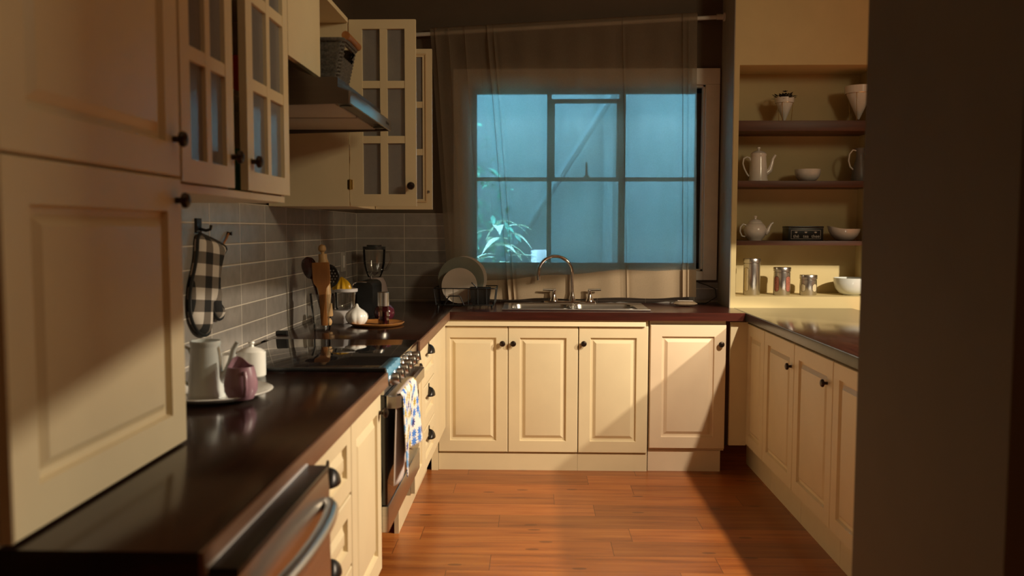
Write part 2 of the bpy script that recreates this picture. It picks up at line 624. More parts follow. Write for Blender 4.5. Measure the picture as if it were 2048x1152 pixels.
def copy_thing(o, loc, label=None, rz=None):
    r = o.copy(); COL.objects.link(r); r.location = loc
    if rz is not None: r.rotation_euler = (0, 0, rz)
    if label: r['label'] = label
    for ch in list(o.children):
        c = ch.copy(); COL.objects.link(c); c.parent = r
        for g in list(ch.children):
            d = g.copy(); COL.objects.link(d); d.parent = c
    return r


def struct(name, g, mat, **kw):
    return g.obj(name, mat, kind='structure', **kw)


def arc(c, r, a0, a1, n, plane='XZ', y=0.0):
    out = []
    for i in range(n + 1):
        a = a0 + (a1 - a0) * i / n
        out.append((c[0] + r * cos(a), y, c[1] + r * sin(a)))
    return out


# ------------------------------------------------------------------ the room shell
XW, YB = -1.125, 5.327      # left wall face, back wall face
CH = 3.0
struct('floor', G().box((-1.3, -2.6, -0.1), (4.6, 5.45, 0)), M['floor'])
struct('ceiling', G().box((-1.3, -2.6, CH), (4.6, 5.55, CH + 0.1)), M['ceil'])
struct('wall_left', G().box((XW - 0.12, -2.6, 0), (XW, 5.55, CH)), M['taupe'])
# back wall with the window opening
WX0, WX1, WZ0, WZ1 = -0.405, 1.048, 1.100, 2.245
g = G()
g.box((XW - 0.12, YB, 0), (WX0, YB + 0.2, CH)).box((WX1, YB, 0), (4.6, YB + 0.2, CH))
g.box((WX0, YB, 0), (WX1, YB + 0.2, WZ0)).box((WX0, YB, WZ1), (WX1, YB + 0.2, CH))
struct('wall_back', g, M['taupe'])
struct('wall_right', G().box((4.5, -2.6, 0), (4.6, 5.45, CH)), M['room'])
struct('wall_front', G().box((-1.3, -2.7, 0), (4.6, -2.6, CH)), M['room'])
# tile backsplash
struct('trim_1', G().box((XW, 1.80, 0.898), (XW + 0.010, YB - 0.010, 1.456)), M['tile_y'])
g = G()
g.box((XW + 0.010, YB - 0.010, 0.898), (-0.50, YB, 1.456))
g.box((-0.50, YB - 0.010, 0.898), (1.149, YB, 1.03))
struct('trim_2', g, M['tile_x'])

# niche wall: yellow face with a deep recess
NX0, NX1, NY, NZ0, NZ1 = 1.180, 1.985, 5.003, 0.968, 2.304
g = G()
g.box((1.151, NY, 0.86), (NX0, YB, CH))
g.box((NX1, NY, 0), (4.5, YB, CH))
g.box((NX0, NY, NZ1), (NX1, YB, CH))
g.box((NX0, NY, 0.86), (NX1, YB, NZ0))
g.box((NX0, YB - 0.017, NZ0), (NX1, YB, NZ1))
struct('wall_niche', g, M['yellow'], smooth=False)
struct('trim_3', G().box((1.146, NY + 0.001, 0.9), (1.1505, YB, CH)), M['taupe_light'])
# wall stub at the near right
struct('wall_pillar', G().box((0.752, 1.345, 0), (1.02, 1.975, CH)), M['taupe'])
struct('baseboard_right', G().box((1.30, 2.80, 0), (1.32, 4.9, 0.10)), M['cream'])

# ------------------------------------------------------------------ window
win = thing('window_1', None, None, (0, 0, 0), kind='structure')
g = G()
CW = 0.098
yc = YB - 0.022
g.box((WX0 - CW, yc, WZ1), (WX1 + CW - 0.012, YB, WZ1 + CW), 0.004)
g.box((WX0 - CW, yc, WZ0 - 0.055), (WX0, YB, WZ1), 0.004)
g.box((WX1, yc, WZ0 - 0.055), (WX1 + CW - 0.012, YB, WZ1), 0.004)
g.box((WX0 - 0.0, yc - 0.012, WZ0 - 0.055), (WX1, YB, WZ0), 0.004)
# reveals inside the opening
g.box((WX0, YB, WZ0), (WX0 + 0.012, YB + 0.2, WZ1)).box((WX1 - 0.012, YB, WZ0), (WX1, YB + 0.2, WZ1))
g.box((WX0, YB, WZ1 - 0.012), (WX1, YB + 0.2, WZ1)).box((WX0, YB, WZ0), (WX1, YB + 0.2, WZ0 + 0.012))
g.obj('casing', M['wtrim'], win)
FX0, FX1, FZ0, FZ1 = WX0 + 0.012, WX1 - 0.012, WZ0 + 0.012, WZ1 - 0.012
yf0, yf1 = YB + 0.05, YB + 0.095
g = G()
g.box((FX0, yf0, FZ0), (FX0 + 0.03, yf1, FZ1)).box((FX1 - 0.032, yf0, FZ0), (FX1, yf1, FZ1))
g.box((FX0, yf0, FZ0), (FX1, yf1, FZ0 + 0.036)).box((FX0, yf0, FZ1 - 0.03), (FX1, yf1, FZ1))
g.obj('frame', M['wframe'], win, smooth=False)
m1, m2, tz = 0.092, 0.548, 1.672
g = G()
g.box((m1 - 0.014, yf0, FZ0), (m1 + 0.014, yf1, FZ1)).box((m2 - 0.020, yf0, FZ0), (m2 + 0.020, yf1, FZ1))
g.box((FX0, yf0 + 0.004, tz - 0.012), (FX1, yf1 - 0.004, tz + 0.012))
g.obj('mullion', M['wframe'], win, smooth=False)
g = G()   # the awning sash of the middle light, a little lower than its opening
g.box((m1 + 0.014, yf0 - 0.008, 2.145), (m2 - 0.02, yf1 - 0.01, 2.168))
g.box((m1 + 0.014, yf0 - 0.008, tz + 0.01), (m1 + 0.034, yf1 - 0.01, 2.15)).box((m2 - 0.036, yf0 - 0.008, tz + 0.01), (m2 - 0.02, yf1 - 0.01, 2.15))
g.obj('awning_sash', M['wframe'], win, smooth=False)
for (a, b2) in ((FX0 + 0.03, m1 - 0.014), (m1 + 0.014, m2 - 0.02), (m2 + 0.02, FX1 - 0.032)):
    for (c, d) in ((FZ0 + 0.036, tz - 0.012), (tz + 0.012, FZ1 - 0.03)):
        G().box((a, YB + 0.070, c), (b2, YB + 0.073, d)).obj('pane', M['pane'], win, smooth=False)
g = G()
g.lathe([(0, 0), (0.028, 0), (0.022, 0.012), (0.008, 0.02), (0.006, 0.1), (0, 0.102)], (0.325, yf0 - 0.012, tz + 0.005), 14)
g.obj('latch', M['wframe'], win)

# ------------------------------------------------------------------ garden beyond the window
struct('ground', G().box((-6, 5.55, -0.3), (8, 12, -0.2)), M['ground'])
g = G()
g.box((-4.0, 7.5, -0.2), (6.0, 7.6, 3.3))
g.box((0.60, 7.44, -0.2), (0.68, 7.5, 3.3))
g.box((1.80, 7.44, -0.2), (1.88, 7.5, 3.3))
g.box((-4.0, 7.40, 3.25), (6.0, 7.62, 3.36))
g.obj('garden_wall', M['fence'], label='blue-grey rendered garden wall seen through the sheer curtain', cat='wall', loc=(0, 0, 0))
G().tube([(0.95, 7.25, 2.95), (0.05, 7.40, 1.55), (-0.35, 7.42, 0.9), (-0.95, 7.44, -0.2)], 0.035, 8).obj(
    'garden_pole', M['pole'], label='grey pole leaning diagonally against the garden wall outside', cat='pole')


def leaf_mesh(g, base, direc, length, width, droop, up=Vector((0, 0, 1)), n=7):
    d = Vector(direc).normalized()
    side = d.cross(up).normalized()
    L, C, R = [], [], []
    for i in range(n + 1):
        t = i / n
        w = width * (sin(pi * (t ** 0.75)) * 0.95 + 0.03)
        p = Vector(base) + d * length * t - up * droop * t * t
        L.append(g.b.verts.new(p + side * w * 0.5)); R.append(g.b.verts.new(p - side * w * 0.5))
        C.append(g.b.verts.new(p - up * w * 0.12))
    for i in range(n):
        g._face([L[i], C[i], C[i + 1], L[i + 1]]); g._face([C[i], R[i], R[i + 1], C[i + 1]])


# broad-leaved plant at the lower left of the window
pl = thing('garden_plant', 'broad leaved plant with leaves coloured as sunlit outside the lower left pane', 'plant', (-0.30, 6.35, -0.2))
g = G()
g.tube([(0, 0, 0), (0.02, 0, 0.7), (0.0, 0.0, 1.35)], [0.03, 0.025, 0.012], 8)
g.tube([(0, 0, 0.4), (0.10, 0.02, 0.9), (0.14, 0.0, 1.25)], [0.02, 0.016, 0.01], 8)
g.obj('stem', M['leaf_dark'], pl)
rr = random.Random(3)
for i in range(22):
    a = 2 * pi * i * 0.381966
    z = 1.63 - 0.022 * i + rr.uniform(-0.02, 0.02)
    lg = G()
    leaf_mesh(lg, (0.02 + 0.08 * (i % 2), 0, z), (cos(a), 0.55 * sin(a), 0.30), rr.uniform(0.20, 0.30), rr.uniform(0.055, 0.085), rr.uniform(0.10, 0.24))
    lg.obj('leaf', M['leaf'], pl)


def bush(name, label, c, sx, sy, sz, n, seed, mat):
    r = random.Random(seed)
    root = thing(name, label, 'bush', c)
    g = G()
    for i in range(n):
        u = Vector((r.gauss(0, 1), r.gauss(0, 1), r.gauss(0, 1))).normalized() * (r.random() ** 0.4)
        p = Vector((u.x * sx, u.y * sy, sz + u.z * sz))
        d = Vector((r.uniform(-1, 1), r.uniform(-1, 0.2), r.uniform(-0.6, 0.9)))
        leaf_mesh(g, p, d, r.uniform(0.07, 0.14), r.uniform(0.03, 0.055), 0.03, n=3)
    g.obj('foliage', mat, root)
    g = G()
    for k in range(5):
        g.tube([(0.1 * (k - 2), 0, 0), (0.18 * (k - 2) * sx, 0, sz * 1.3)], [0.02, 0.008], 6)
    g.obj('stem', M['pole'], root)
    return root


bush('garden_bush', 'dense leafy bush behind the left panes of the window', (-0.75, 7.0, -0.2), 0.62, 0.3, 1.30, 1500, 5, M['leaf_dark'])
bush('garden_bush', 'dark green bush glimpsed past the right edge of the curtain', (1.75, 6.9, -0.2), 0.42, 0.3, 1.25, 900, 9, M['leaf_dark'])
g = G()
g.lathe([(0, 0), (0.05, 0), (0.075, 0.03), (0.08, 0.10), (0.075, 0.13), (0.062, 0.13), (0.062, 0.04), (0, 0.03)], (0, 0, 0), 24)
g.box((-0.06, -0.06, -1.26), (0.06, 0.06, 0.0), 0.01)
g.obj('garden_pot', M['white'], loc=(0.05, 6.95, 1.06), label='white rounded pot on a plinth outside behind the tap', cat='pot')

# ------------------------------------------------------------------ cabinets
KNOB = [(0.0065, 0.0), (0.0065, 0.010), (0.009, 0.013), (0.0155, 0.016), (0.0165, 0.020), (0.014, 0.026), (0.007, 0.029), (0, 0.0295)]
TO_FRONT = Matrix.Rotation(pi / 2, 4, 'X')      # lathe axis +Z -> -Y


def knob(parent, x, z, y=0.0):
    return G().lathe(KNOB, (0, 0, 0), 20, TO_FRONT).obj('knob', M['bronze'], parent, (x, y, z))


def cup_pull(parent, x, z, y=0.0):
    g = G()
    R, n, m = 0.045, 14, 8
    rows = []
    for j in range(m + 1):
        b = (pi / 2) * j / m
        rows.append([(R * cos(pi * i / n) * (0.35 + 0.65 * cos(b)), -0.030 * sin(pi * i / n) ** 0.7 * cos(b) - 0.001, 0.040 * sin(b) * (0.4 + 0.6 * sin(pi * i / n))) for i in range(n + 1)])
    g.rings(rows, False, False, closed=False)
    g.lathe([(0, -0.001), (0.012, -0.001), (0.012, 0.003), (0, 0.004)], (0, 0, 0.045), 12, TO_FRONT)
    return g.obj('cup_pull', M['pull'], parent, (x, y, z - 0.015), solid=0.002)


def raised(w, h, stile=0.064, th=0.02):
    s = min(stile, w * 0.24, h * 0.26)
    return [(0, -th), (0, -0.003), (0.003, 0), (s, 0), (s + 0.004, -0.012), (s + 0.015, -0.013), (s + 0.032, -0.002), (s + 0.037, -0.001)]


def front(kind, parent, x0, x1, z0, z1, y=0.0, mat=None, stile=0.064):
    """raised panel door or drawer front, its face at local y"""
    w, h = x1 - x0, z1 - z0
    g = G().panel(0, w, 0, h, raised(w, h, stile))
    return g.obj(kind, mat or M['cream'], parent, (x0, y, z0), angle=20)


def base_unit(name, label, loc, rz, w, fronts, z0, z1=0.853, depth=0.58, kick=None, group=None, mat=None, cat='cabinet', hollow=False):
    """cabinet unit: local x along the front, -y outward; front faces at y = 0"""
    r = thing(name, label, cat, loc, rz, group)
    g = G()
    if hollow:
        g.box((0.001, 0.022, z0), (w - 0.001, depth, 0.70)).box((0.001, 0.022, 0.70), (w - 0.001, 0.040, z1))
    else:
        g.box((0.001, 0.022, z0), (w - 0.001, depth, z1))
    g.obj('body', mat or M['cream'], r, smooth=False)
    if kick:
        kx0, kx1, ky = kick
        G().box((kx0, ky, 0.0), (kx1, ky + 0.02, z0 + 0.002)).obj('toe_kick', mat or M['cream'], r, smooth=False)
    for f in fronts:
        d = front(f['k'], r, f['x0'], f['x1'], f['z0'], f['z1'], 0.0, mat, f.get('st', 0.064))
        if 'knob' in f:
            knob(d, f['knob'][0] - f['x0'], f['knob'][1] - f['z0'])
        if 'cup' in f:
            cup_pull(d, f['cup'][0] - f['x0'], f['cup'][1] - f['z0'])
    return r


R90 = pi / 2
# --- back run: faces -Y, face plane Y = 4.711
BY = 4.711
o = base_unit('base_cabinet', 'cream double door base cabinet below the sink, left of the single doors', (-0.536, BY, 0), 0, 0.784, [
    dict(k='door', x0=0.002, x1=0.390, z0=0.106, z1=0.818, knob=(0.361, 0.722)),
    dict(k='door', x0=0.394, x1=0.782, z0=0.106, z1=0.818, knob=(0.421, 0.722))], 0.094, kick=(0.0, 0.784, 0.012), hollow=True)
sink_unit = o
o = base_unit('base_cabinet', 'cream single door base cabinet whose knob is at its top left', (0.249, BY, 0), 0, 0.391, [
    dict(k='door', x0=0.002, x1=0.387, z0=0.106, z1=0.820, knob=(0.028, 0.724))], 0.094, kick=(0.0, 0.389, 0.012), hollow=True)
o = base_unit('base_cabinet', 'pinkish cream single door base cabinet in the right corner with knob at top right', (0.644, BY, 0), 0, 0.424, [
    dict(k='door', x0=0.004, x1=0.422, z0=0.135, z1=0.830, knob=(0.393, 0.724))], 0.120, kick=(0.0, 0.405, 0.022), mat=M['pink_cream'])
# leaning strip under the back counter
g = G()
g.prism([(-0.017, 0.8215), (-0.003, 0.8215), (0.005, 0.854), (-0.008, 0.854)], 'X', 0.0, 1.156)
g.obj('filler_strip', M['cream'], sink_unit, smooth=False)
G().box((-0.039, -0.005, 0.0), (-0.002, 0.03, 0.853)).obj('filler_post', M['cream'], sink_unit, smooth=False)

# --- left run: faces +X, face plane X = -0.49 (local x = world Y)
LX = -0.490
def left_unit(name, label, y0, y1, fronts, kick=None, z0=0.25, **kw):
    return base_unit(name, label, (LX, y0, 0), R90, y1 - y0, fronts, z0, kick=kick, **kw)

DZ = ((0.652, 0.842), (0.455, 0.645), (0.258, 0.448))
left_unit('base_cabinet', 'cream three drawer base cabinet between the dishwasher and a door', 1.705, 2.238, [
    dict(k='drawer', x0=0.003, x1=0.530, z0=a, z1=b2, cup=(0.268, c), st=0.05) for (a, b2), c in zip(DZ, (0.768, 0.545, 0.33))], kick=(0, 0.533, 0.11))
left_unit('base_cabinet', 'cream one door base cabinet just before the oven', 2.240, 2.683, [
    dict(k='door', x0=0.002, x1=0.441, z0=0.258, z1=0.842, knob=(0.412, 0.776))], kick=(0, 0.443, 0.11))
left_unit('base_cabinet', 'narrow cream one door base cabinet just beyond the oven', 3.460, 3.742, [
    dict(k='door', x0=0.002, x1=0.280, z0=0.258, z1=0.842, knob=(0.030, 0.786))], kick=(0.24, 0.282, 0.11))
cu_ = left_unit('base_cabinet', 'cream three drawer base cabinet in the left corner beyond the oven', 3.744, 4.150, [
    dict(k='drawer', x0=0.002, x1=0.404, z0=a, z1=b2, cup=(0.17, c), st=0.05) for (a, b2), c in zip(DZ, (0.80, 0.60, 0.40))], kick=(0.0, 0.406, 0.11))
g = G().box((0.408, 0.004, 0.25), (0.956, 0.022, 0.853)).box((0.408, 0.11, 0), (0.955, 0.13, 0.25))
g.obj('filler_panel', M['cream'], cu_, smooth=False)

# --- right run: faces -X, face plane X = 1.19 (local x runs toward the camera)
RX = 1.190
def right_unit(label, y1, y0, fronts, kick, **kw):
    return base_unit('base_cabinet', label, (RX, y1, 0), -R90, y1 - y0, fronts, 0.150, kick=kick, depth=0.5, **kw)

c1 = right_unit('cream knobless base cabinet in the right corner beside the back run', 4.752, 4.392, [
    dict(k='door', x0=0.0, x1=0.358, z0=0.155, z1=0.838)], (-0.15, 0.36, 0.048))
G().box((-0.014, -0.0, 0.150), (0.0, 0.10, 0.853)).obj('end_panel', M['cream'], c1, smooth=False)
G().box((0.0, -0.095, 0.150), (0.02, 0.0, 0.845)).obj('corner_return', M['cream'], c1, smooth=False)
right_unit('cream base cabinet second from the right corner with knob on its near edge', 4.390, 3.886, [
    dict(k='door', x0=0.002, x1=0.502, z0=0.155, z1=0.838, knob=(0.462, 0.728))], (0, 0.504, 0.048))
right_unit('cream base cabinet third from the right corner, second with a knob', 3.884, 3.380, [
    dict(k='door', x0=0.002, x1=0.502, z0=0.155, z1=0.838, knob=(0.440, 0.738))], (0, 0.504, 0.048))
right_unit('cream base cabinet nearest the camera on the right, partly behind the wall stub', 3.378, 2.870, [
    dict(k='door', x0=0.002, x1=0.506, z0=0.155, z1=0.838)], (0, 0.508, 0.048))

# ------------------------------------------------------------------ countertops
ct = thing('countertop', 'near black wooden countertop along the left wall carrying the coffee set', 'countertop', (0, 0, 0))
G().box((XW + 0.011, 1.165, 0.855), (-0.475, 2.690, 0.900), 0.003).obj('worktop', M['counter_y'], ct)
G().box((-0.4755, 1.165, 0.855), (-0.4665, 2.690, 0.899), 0.002).obj('edge_band', M['edge'], ct)  # strip added for the lit look of the front edge
ct = thing('countertop', 'dark corner countertop with the tray, toaster and utensils', 'countertop', (0, 0, 0))
g = G().box((XW + 0.011, 3.452, 0.855), (-0.475, 5.316, 0.900), 0.003)
g.obj('worktop', M['counter_y'], ct)
G().box((-0.4755, 3.452, 0.855), (-0.4665, 4.6875, 0.899), 0.002).obj('edge_band', M['edge'], ct)  # same lit-toned strip beyond the oven
# back countertop with the sink cut-out
SX0, SX1, SY0, SY1 = -0.165, 0.645, 4.80, 5.185
g = G()
x0, x1, y0, y1 = -0.474, 1.164, 4.689, 5.316
g.box((x0, y0, 0.855), (SX0, y1, 0.900)).box((SX1, y0, 0.855), (1.1455, y1, 0.900))
g.box((SX0, y0, 0.855), (SX1, SY0, 0.900)).box((SX0, SY1, 0.855), (SX1, y1, 0.900))
g.box((1.1455, y0, 0.855), (1.163, 5.0, 0.900))
g.obj('countertop', M['counter_x'], smooth=False, label='dark reddish wooden countertop around the sink below the window', cat='countertop')
ct = thing('countertop', 'glossy dark countertop on the right run below the niche', 'countertop', (0, 0, 0))
G().box((1.172, 2.84, 0.855), (1.86, 5.002, 0.901), 0.003).obj('worktop', M['counter_y'], ct)
G().box((1.1645, 2.84, 0.857), (1.1725, 5.001, 0.8995), 0.002).obj('edge_band', M['slate'], ct)

# ------------------------------------------------------------------ tall countertop cabinet, near left
TX = -0.741
tc = thing('tall_cabinet', 'tall cream cupboard standing on the left counter nearest the camera', 'cabinet', (TX, 1.165, 0.9), R90)
G().box((0.0, 0.022, 0.001), (0.612, 0.372, 1.50)).obj('body', M['cream'], tc, smooth=False)
d = front('door', tc, 0.002, 0.610, 0.006, 0.562, 0.0, None, 0.068)
knob(d, 0.580, 0.510)
d = front('door', tc, 0.002, 0.610, 0.566, 1.46, 0.0, None, 0.068)
knob(d, 0.575, 0.075)


def glazed_door(name, parent, loc, rz, w, h, rows=3, cols=2, th=0.02, st=(0.05, 0.05, 0.05, 0.04), mun=0.030, knob_at=None, inner=False):
    """glazed cabinet door: local x across, front at y=0 facing -y"""
    l, r, b2, tp = st
    g = G()
    g.box((0, 0, 0), (l, th, h)).box((w - r, 0, 0), (w, th, h))
    g.box((l, 0, 0), (w - r, th, b2)).box((l, 0, h - tp), (w - r, th, h))
    iw, ih = w - l - r, h - b2 - tp
    for k in range(1, cols):
        x = l + iw * k / cols
        g.box((x - mun / 2, 0.001, b2), (x + mun / 2, th - 0.001, h - tp))
    for k in range(1, rows):
        z = b2 + ih * k / rows
        g.box((l, 0.0015, z - mun / 2), (w - r, th - 0.0015, z + mun / 2))
    d = g.obj(name, M['cream'], parent, loc, rz, smooth=False)
    G().box((l - 0.004, th * 0.55, b2 - 0.004), (w - r + 0.004, th * 0.55 + 0.003, h - tp + 0.004)).obj('pane', M['frost'], d, smooth=False)
    if knob_at:
        knob(d, knob_at[0], knob_at[1])
    return d


# glazed wall cabinet
gc = thing('wall_cabinet', 'cream wall cabinet with two glazed doors left of the range hood', 'cabinet', (TX, 1.780, 1.436), R90)
g = G()
W, D = 0.795, 0.372
g.box((0, 0.022, 0), (0.018, D, 0.82)).box((W - 0.018, 0.022, 0), (W, D, 0.82))
g.box((0.018, 0.012, 0), (W - 0.018, D, 0.018)).box((0.018, 0.022, 0.80), (W - 0.018, D, 0.82))
g.box((0.018, D - 0.012, 0.018), (W - 0.018, D, 0.80))
g.box((0.018, 0.05, 0.272), (W - 0.018, D - 0.012, 0.288)).box((0.018, 0.05, 0.535), (W - 0.018, D - 0.012, 0.551))
g.obj('body', M['cream'], gc, smooth=False)
glazed_door('door', gc, (0.004, 0, 0.022), 0, 0.314, 0.775, knob_at=(0.298, 0.075))
glazed_door('door', gc, (0.418, 0, 0.022), 0, 0.375, 0.775, st=(0.050, 0.05, 0.05, 0.04), knob_at=(0.030, 0.075))
G().box((-0.98, 2.34, 1.7245), (-0.80, 2.46, 1.832), 0.002).obj('box', M['red'], label='small red box inside the glazed cabinet, seen through the door gap', cat='box')
G().lathe([(0, 0), (0.03, 0), (0.033, 0.005), (0.033, 0.08), (0.012, 0.105), (0.012, 0.13), (0, 0.13)], (0, 0, 0), 20).obj(
    'bottle', M['leaf_dark'], loc=(-0.84, 2.42, 1.4545), label='small green bottle inside the glazed cabinet behind the door gap', cat='bottle')

# cabinet over the hood: a closed panel bay and an open bay
oc = thing('wall_cabinet', 'cream cabinet above the range hood with one bay open', 'cabinet', (TX, 2.578, 1.86), R90)
g = G()
g.box((0, 0.0, 0.02), (0.385, 0.018, 0.36))
g.box((0, 0.018, 0.0), (0.018, 0.372, 0.36))
g.box((0.367, 0.018, 0.0), (0.385, 0.372, 0.36))
g.box((0, 0.030, 0.345), (0.970, 0.372, 0.363))
g.box((0.385, 0.36, 0.0), (0.970, 0.372, 0.345))
g.obj('body', M['cream'], oc, smooth=False)

# corner wall cabinet with two open glazed doors
CX = -0.775
cc = thing('wall_cabinet', 'cream corner wall cabinet with both glazed doors standing open', 'cabinet', (CX, 3.552, 1.453), R90)
g = G()
W, D, H = 0.60, 0.338, 0.767
g.box((0, 0, 0), (0.018, D, H)).box((W - 0.018, 0, 0), (W, D, H))
g.box((0.018, 0, 0), (W - 0.018, D, 0.018)).box((0.018, 0, H - 0.018), (W - 0.018, D, H))
g.box((0.018, D - 0.012, 0.018), (W - 0.018, D, H - 0.018))
g.box((0.018, 0.02, 0.25), (W - 0.018, D - 0.012, 0.266)).box((0.018, 0.02, 0.50), (W - 0.018, D - 0.012, 0.516))
g.obj('body', M['cream'], cc, smooth=False)
# near door: front faces the camera (-Y): local +x = world +X => rotate by -90 inside the unit
d1 = glazed_door('door', cc, (0.004, -0.006, 0.0), -R90, 0.276, H, st=(0.054, 0.045, 0.05, 0.038), knob_at=(0.256, 0.084))
for z in (0.09, 0.68):
    g = G().box((-0.012, -0.004, z - 0.02), (0.010, 0.0, z + 0.02)).tube([(0.0, -0.004, z - 0.022), (0.0, -0.004, z + 0.022)], 0.004, 8)
    g.obj('hinge', M['brass'], d1)
# far door: swung fully open, its inner side faces the camera
d2 = glazed_door('door', cc, (0.600, -0.280, 0.0), R90, 0.276, H, st=(0.045, 0.054, 0.05, 0.038))
g = G()
g.panel(0.030, 0.25, 0.034, H - 0.022, [(0, 0.004), (0.004, 0.0045), (0.010, 0.001)], y=0.0)
g.b.faces.ensure_lookup_table()
bmesh.ops.delete(g.b, geom=[f for f in g.b.faces if f.calc_area() > 0.05], context='FACES')
g.b.transform(Matrix.Translation((0.276, 0.02, 0)) @ Matrix.Rotation(pi, 4, 'Z'))
g.obj('glazing_bead', M['cream_in'], d2, smooth=False)
G().lathe([(0, 0), (0.007, 0), (0.007, 0.004), (0, 0.005)], (0.018, 0.02, 0.085), 14, Matrix.Rotation(-pi / 2, 4, 'X')).obj('magnet_catch', M['steel'], d2)

# ------------------------------------------------------------------ range hood
hd = thing('range_hood', 'stainless slanted range hood on the left wall above the cooktop', 'range hood', (0, 0, 0))
HY0, HY1, HX = 2.690, 3.452, -0.583
g = G()
g.box((XW + 0.001, HY0 + 0.006, 1.762), (HX - 0.004, HY1 - 0.006, 1.790))
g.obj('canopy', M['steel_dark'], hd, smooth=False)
for y in (HY0, HY1 - 0.006):
    g = G().prism([(XW + 0.002, 1.738), (HX - 0.001, 1.752), (HX - 0.001, 1.790), (-0.775, 1.868), (XW + 0.002, 1.868)], 'Y', y, y + 0.006)
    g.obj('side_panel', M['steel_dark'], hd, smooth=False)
# top deck that carries the basket
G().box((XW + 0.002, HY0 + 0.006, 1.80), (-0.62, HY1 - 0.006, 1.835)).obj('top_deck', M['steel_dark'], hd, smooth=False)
G().box((HX - 0.004, HY0, 1.752), (HX + 0.004, HY1, 1.792), 0.002).obj('front_lip', M['steel'], hd)
g = G()
for y in (2.72, 3.09):
    g.box((-1.05, y, 1.756), (-0.64, y + 0.345, 1.7625), 0.002)
g.obj('filter', M['filter'], hd)
for y in (2.78, 3.36):
    G().lathe([(0, 0), (0.022, 0), (0.022, 0.004), (0, 0.005)], (-0.612, y, 1.757), 16, Matrix.Rotation(pi, 4, 'X')).obj('light_lens', M['black'], hd)
g = G()
for k, w in enumerate((0.008, 0.004, 0.006, 0.006, 0.003, 0.007)):
    g.box((HX + 0.0035, 3.335 + k * 0.011, 1.768), (HX + 0.0048, 3.335 + k * 0.011 + w, 1.768 + (0.011 if k % 2 == 0 else 0.008)))
g.obj('badge', M['black'], hd, smooth=False)

# wicker basket on the hood
bk = thing('wicker_basket', 'grey wicker basket with wooden bar handle on the range hood', 'basket', (-0.815, 3.115, 1.835))
g = G()
def rrect(hx, hy, z, n=8, rad=0.02):
    pts = [(hx, -hy + rad + (2 * hy - 2 * rad) * i / 14, z) for i in range(1, 14)]
    for cx_, cy_, a0 in ((hx - rad, hy - rad, 0), (-hx + rad, hy - rad, pi / 2), (-hx + rad, -hy + rad, pi), (hx - rad, -hy + rad, 3 * pi / 2)):
        for i in range(n + 1):
            a = a0 + (pi / 2) * i / n
            pts.append((cx_ + rad * cos(a), cy_ + rad * sin(a), z))
    return pts
nb = 30
rs = []
for i in range(nb + 1):
    t = i / nb
    bulge = 0.0028 * abs(sin(pi * t * 15))
    hx, hy = 0.110 + 0.036 * t + bulge, 0.085 + 0.022 * t + bulge
    rs.append(rrect(hx, hy, 0.185 * t))
for ring_i, r in enumerate(rs):
    for k, p in enumerate(r):
        w = 0.0022 * (1 if (k + (ring_i // 2)) % 2 else -1)
        v = Vector((p[0], p[1], 0)).normalized() * w
        r[k] = (p[0] + v.x, p[1] + v.y, p[2])
g.rings(rs, True, False)
g.rings([[(p[0] * 0.95, p[1] * 0.94, p[2]) for p in r] for r in reversed(rs)], False, True)
# hand hole in each long side, just under the handle bar
hole_f = [f for f in g.b.faces if f.calc_center_median().x > 0.09 and abs(f.calc_center_median().y) < 0.075
          and 0.128 < f.calc_center_median().z < 0.170]
bmesh.ops.delete(g.b, geom=hole_f, context='FACES')
g.obj('woven_body', M['wicker'], bk, angle=60)
G().tube(rs[-1][::2], 0.007, 6, True).obj('rim', M['wicker'], bk)
G().tube([(0.152, -0.100, 0.200), (0.152, -0.04, 0.204), (0.152, 0.04, 0.204), (0.152, 0.100, 0.200)], [0.015, 0.012, 0.012, 0.015], 12).obj('handle', M['w_spat'], bk)

# ------------------------------------------------------------------ oven and cooktop
ov = thing('oven', 'built-in stainless oven with black glass cooktop in the left run', 'oven', (0, 0, 0))
OY0, OY1 = 2.691, 3.451
G().box((XW + 0.012, OY0 + 0.003, 0.37), (-0.50, OY1 - 0.003, 0.893)).obj('body', M['black'], ov, smooth=False)
G().box((XW + 0.05, OY0 + 0.001, 0.893), (-0.474, OY1 - 0.001, 0.9055), 0.002).obj('cooktop', M['glass_black'], ov)
G().box((XW + 0.05, OY0 - 0.004, 0.9005), (-0.475, OY0 + 0.016, 0.912), 0.003).obj('cooktop_trim', M['black'], ov)
g = G().prism([(-0.520, 0.825), (-0.482, 0.825), (-0.480, 0.83), (-0.478, 0.893), (-0.520, 0.893)], 'Y', OY0, OY1)
g.obj('control_panel', M['steel'], ov, smooth=False)
# knobs on the sloping panel
ax = Vector((1, 0, 0.15)).normalized()
TK = ax.to_track_quat('Z', 'Y').to_matrix().to_4x4()
for k in range(6):
    y = 2.775 + k * 0.098
    g = G().lathe([(0.024, 0), (0.024, 0.006), (0.0205, 0.009), (0.019, 0.032), (0.016, 0.036), (0, 0.0365)], (0, 0, 0), 22, TK)
    kb = g.obj('control_knob', M['steel'], ov, (-0.4795, y, 0.862))
    G().box((-0.0035, -0.017, 0.036), (0.0035, 0.017, 0.0405), 0, 0, TK).obj('pointer', M['steel_dark'], kb)
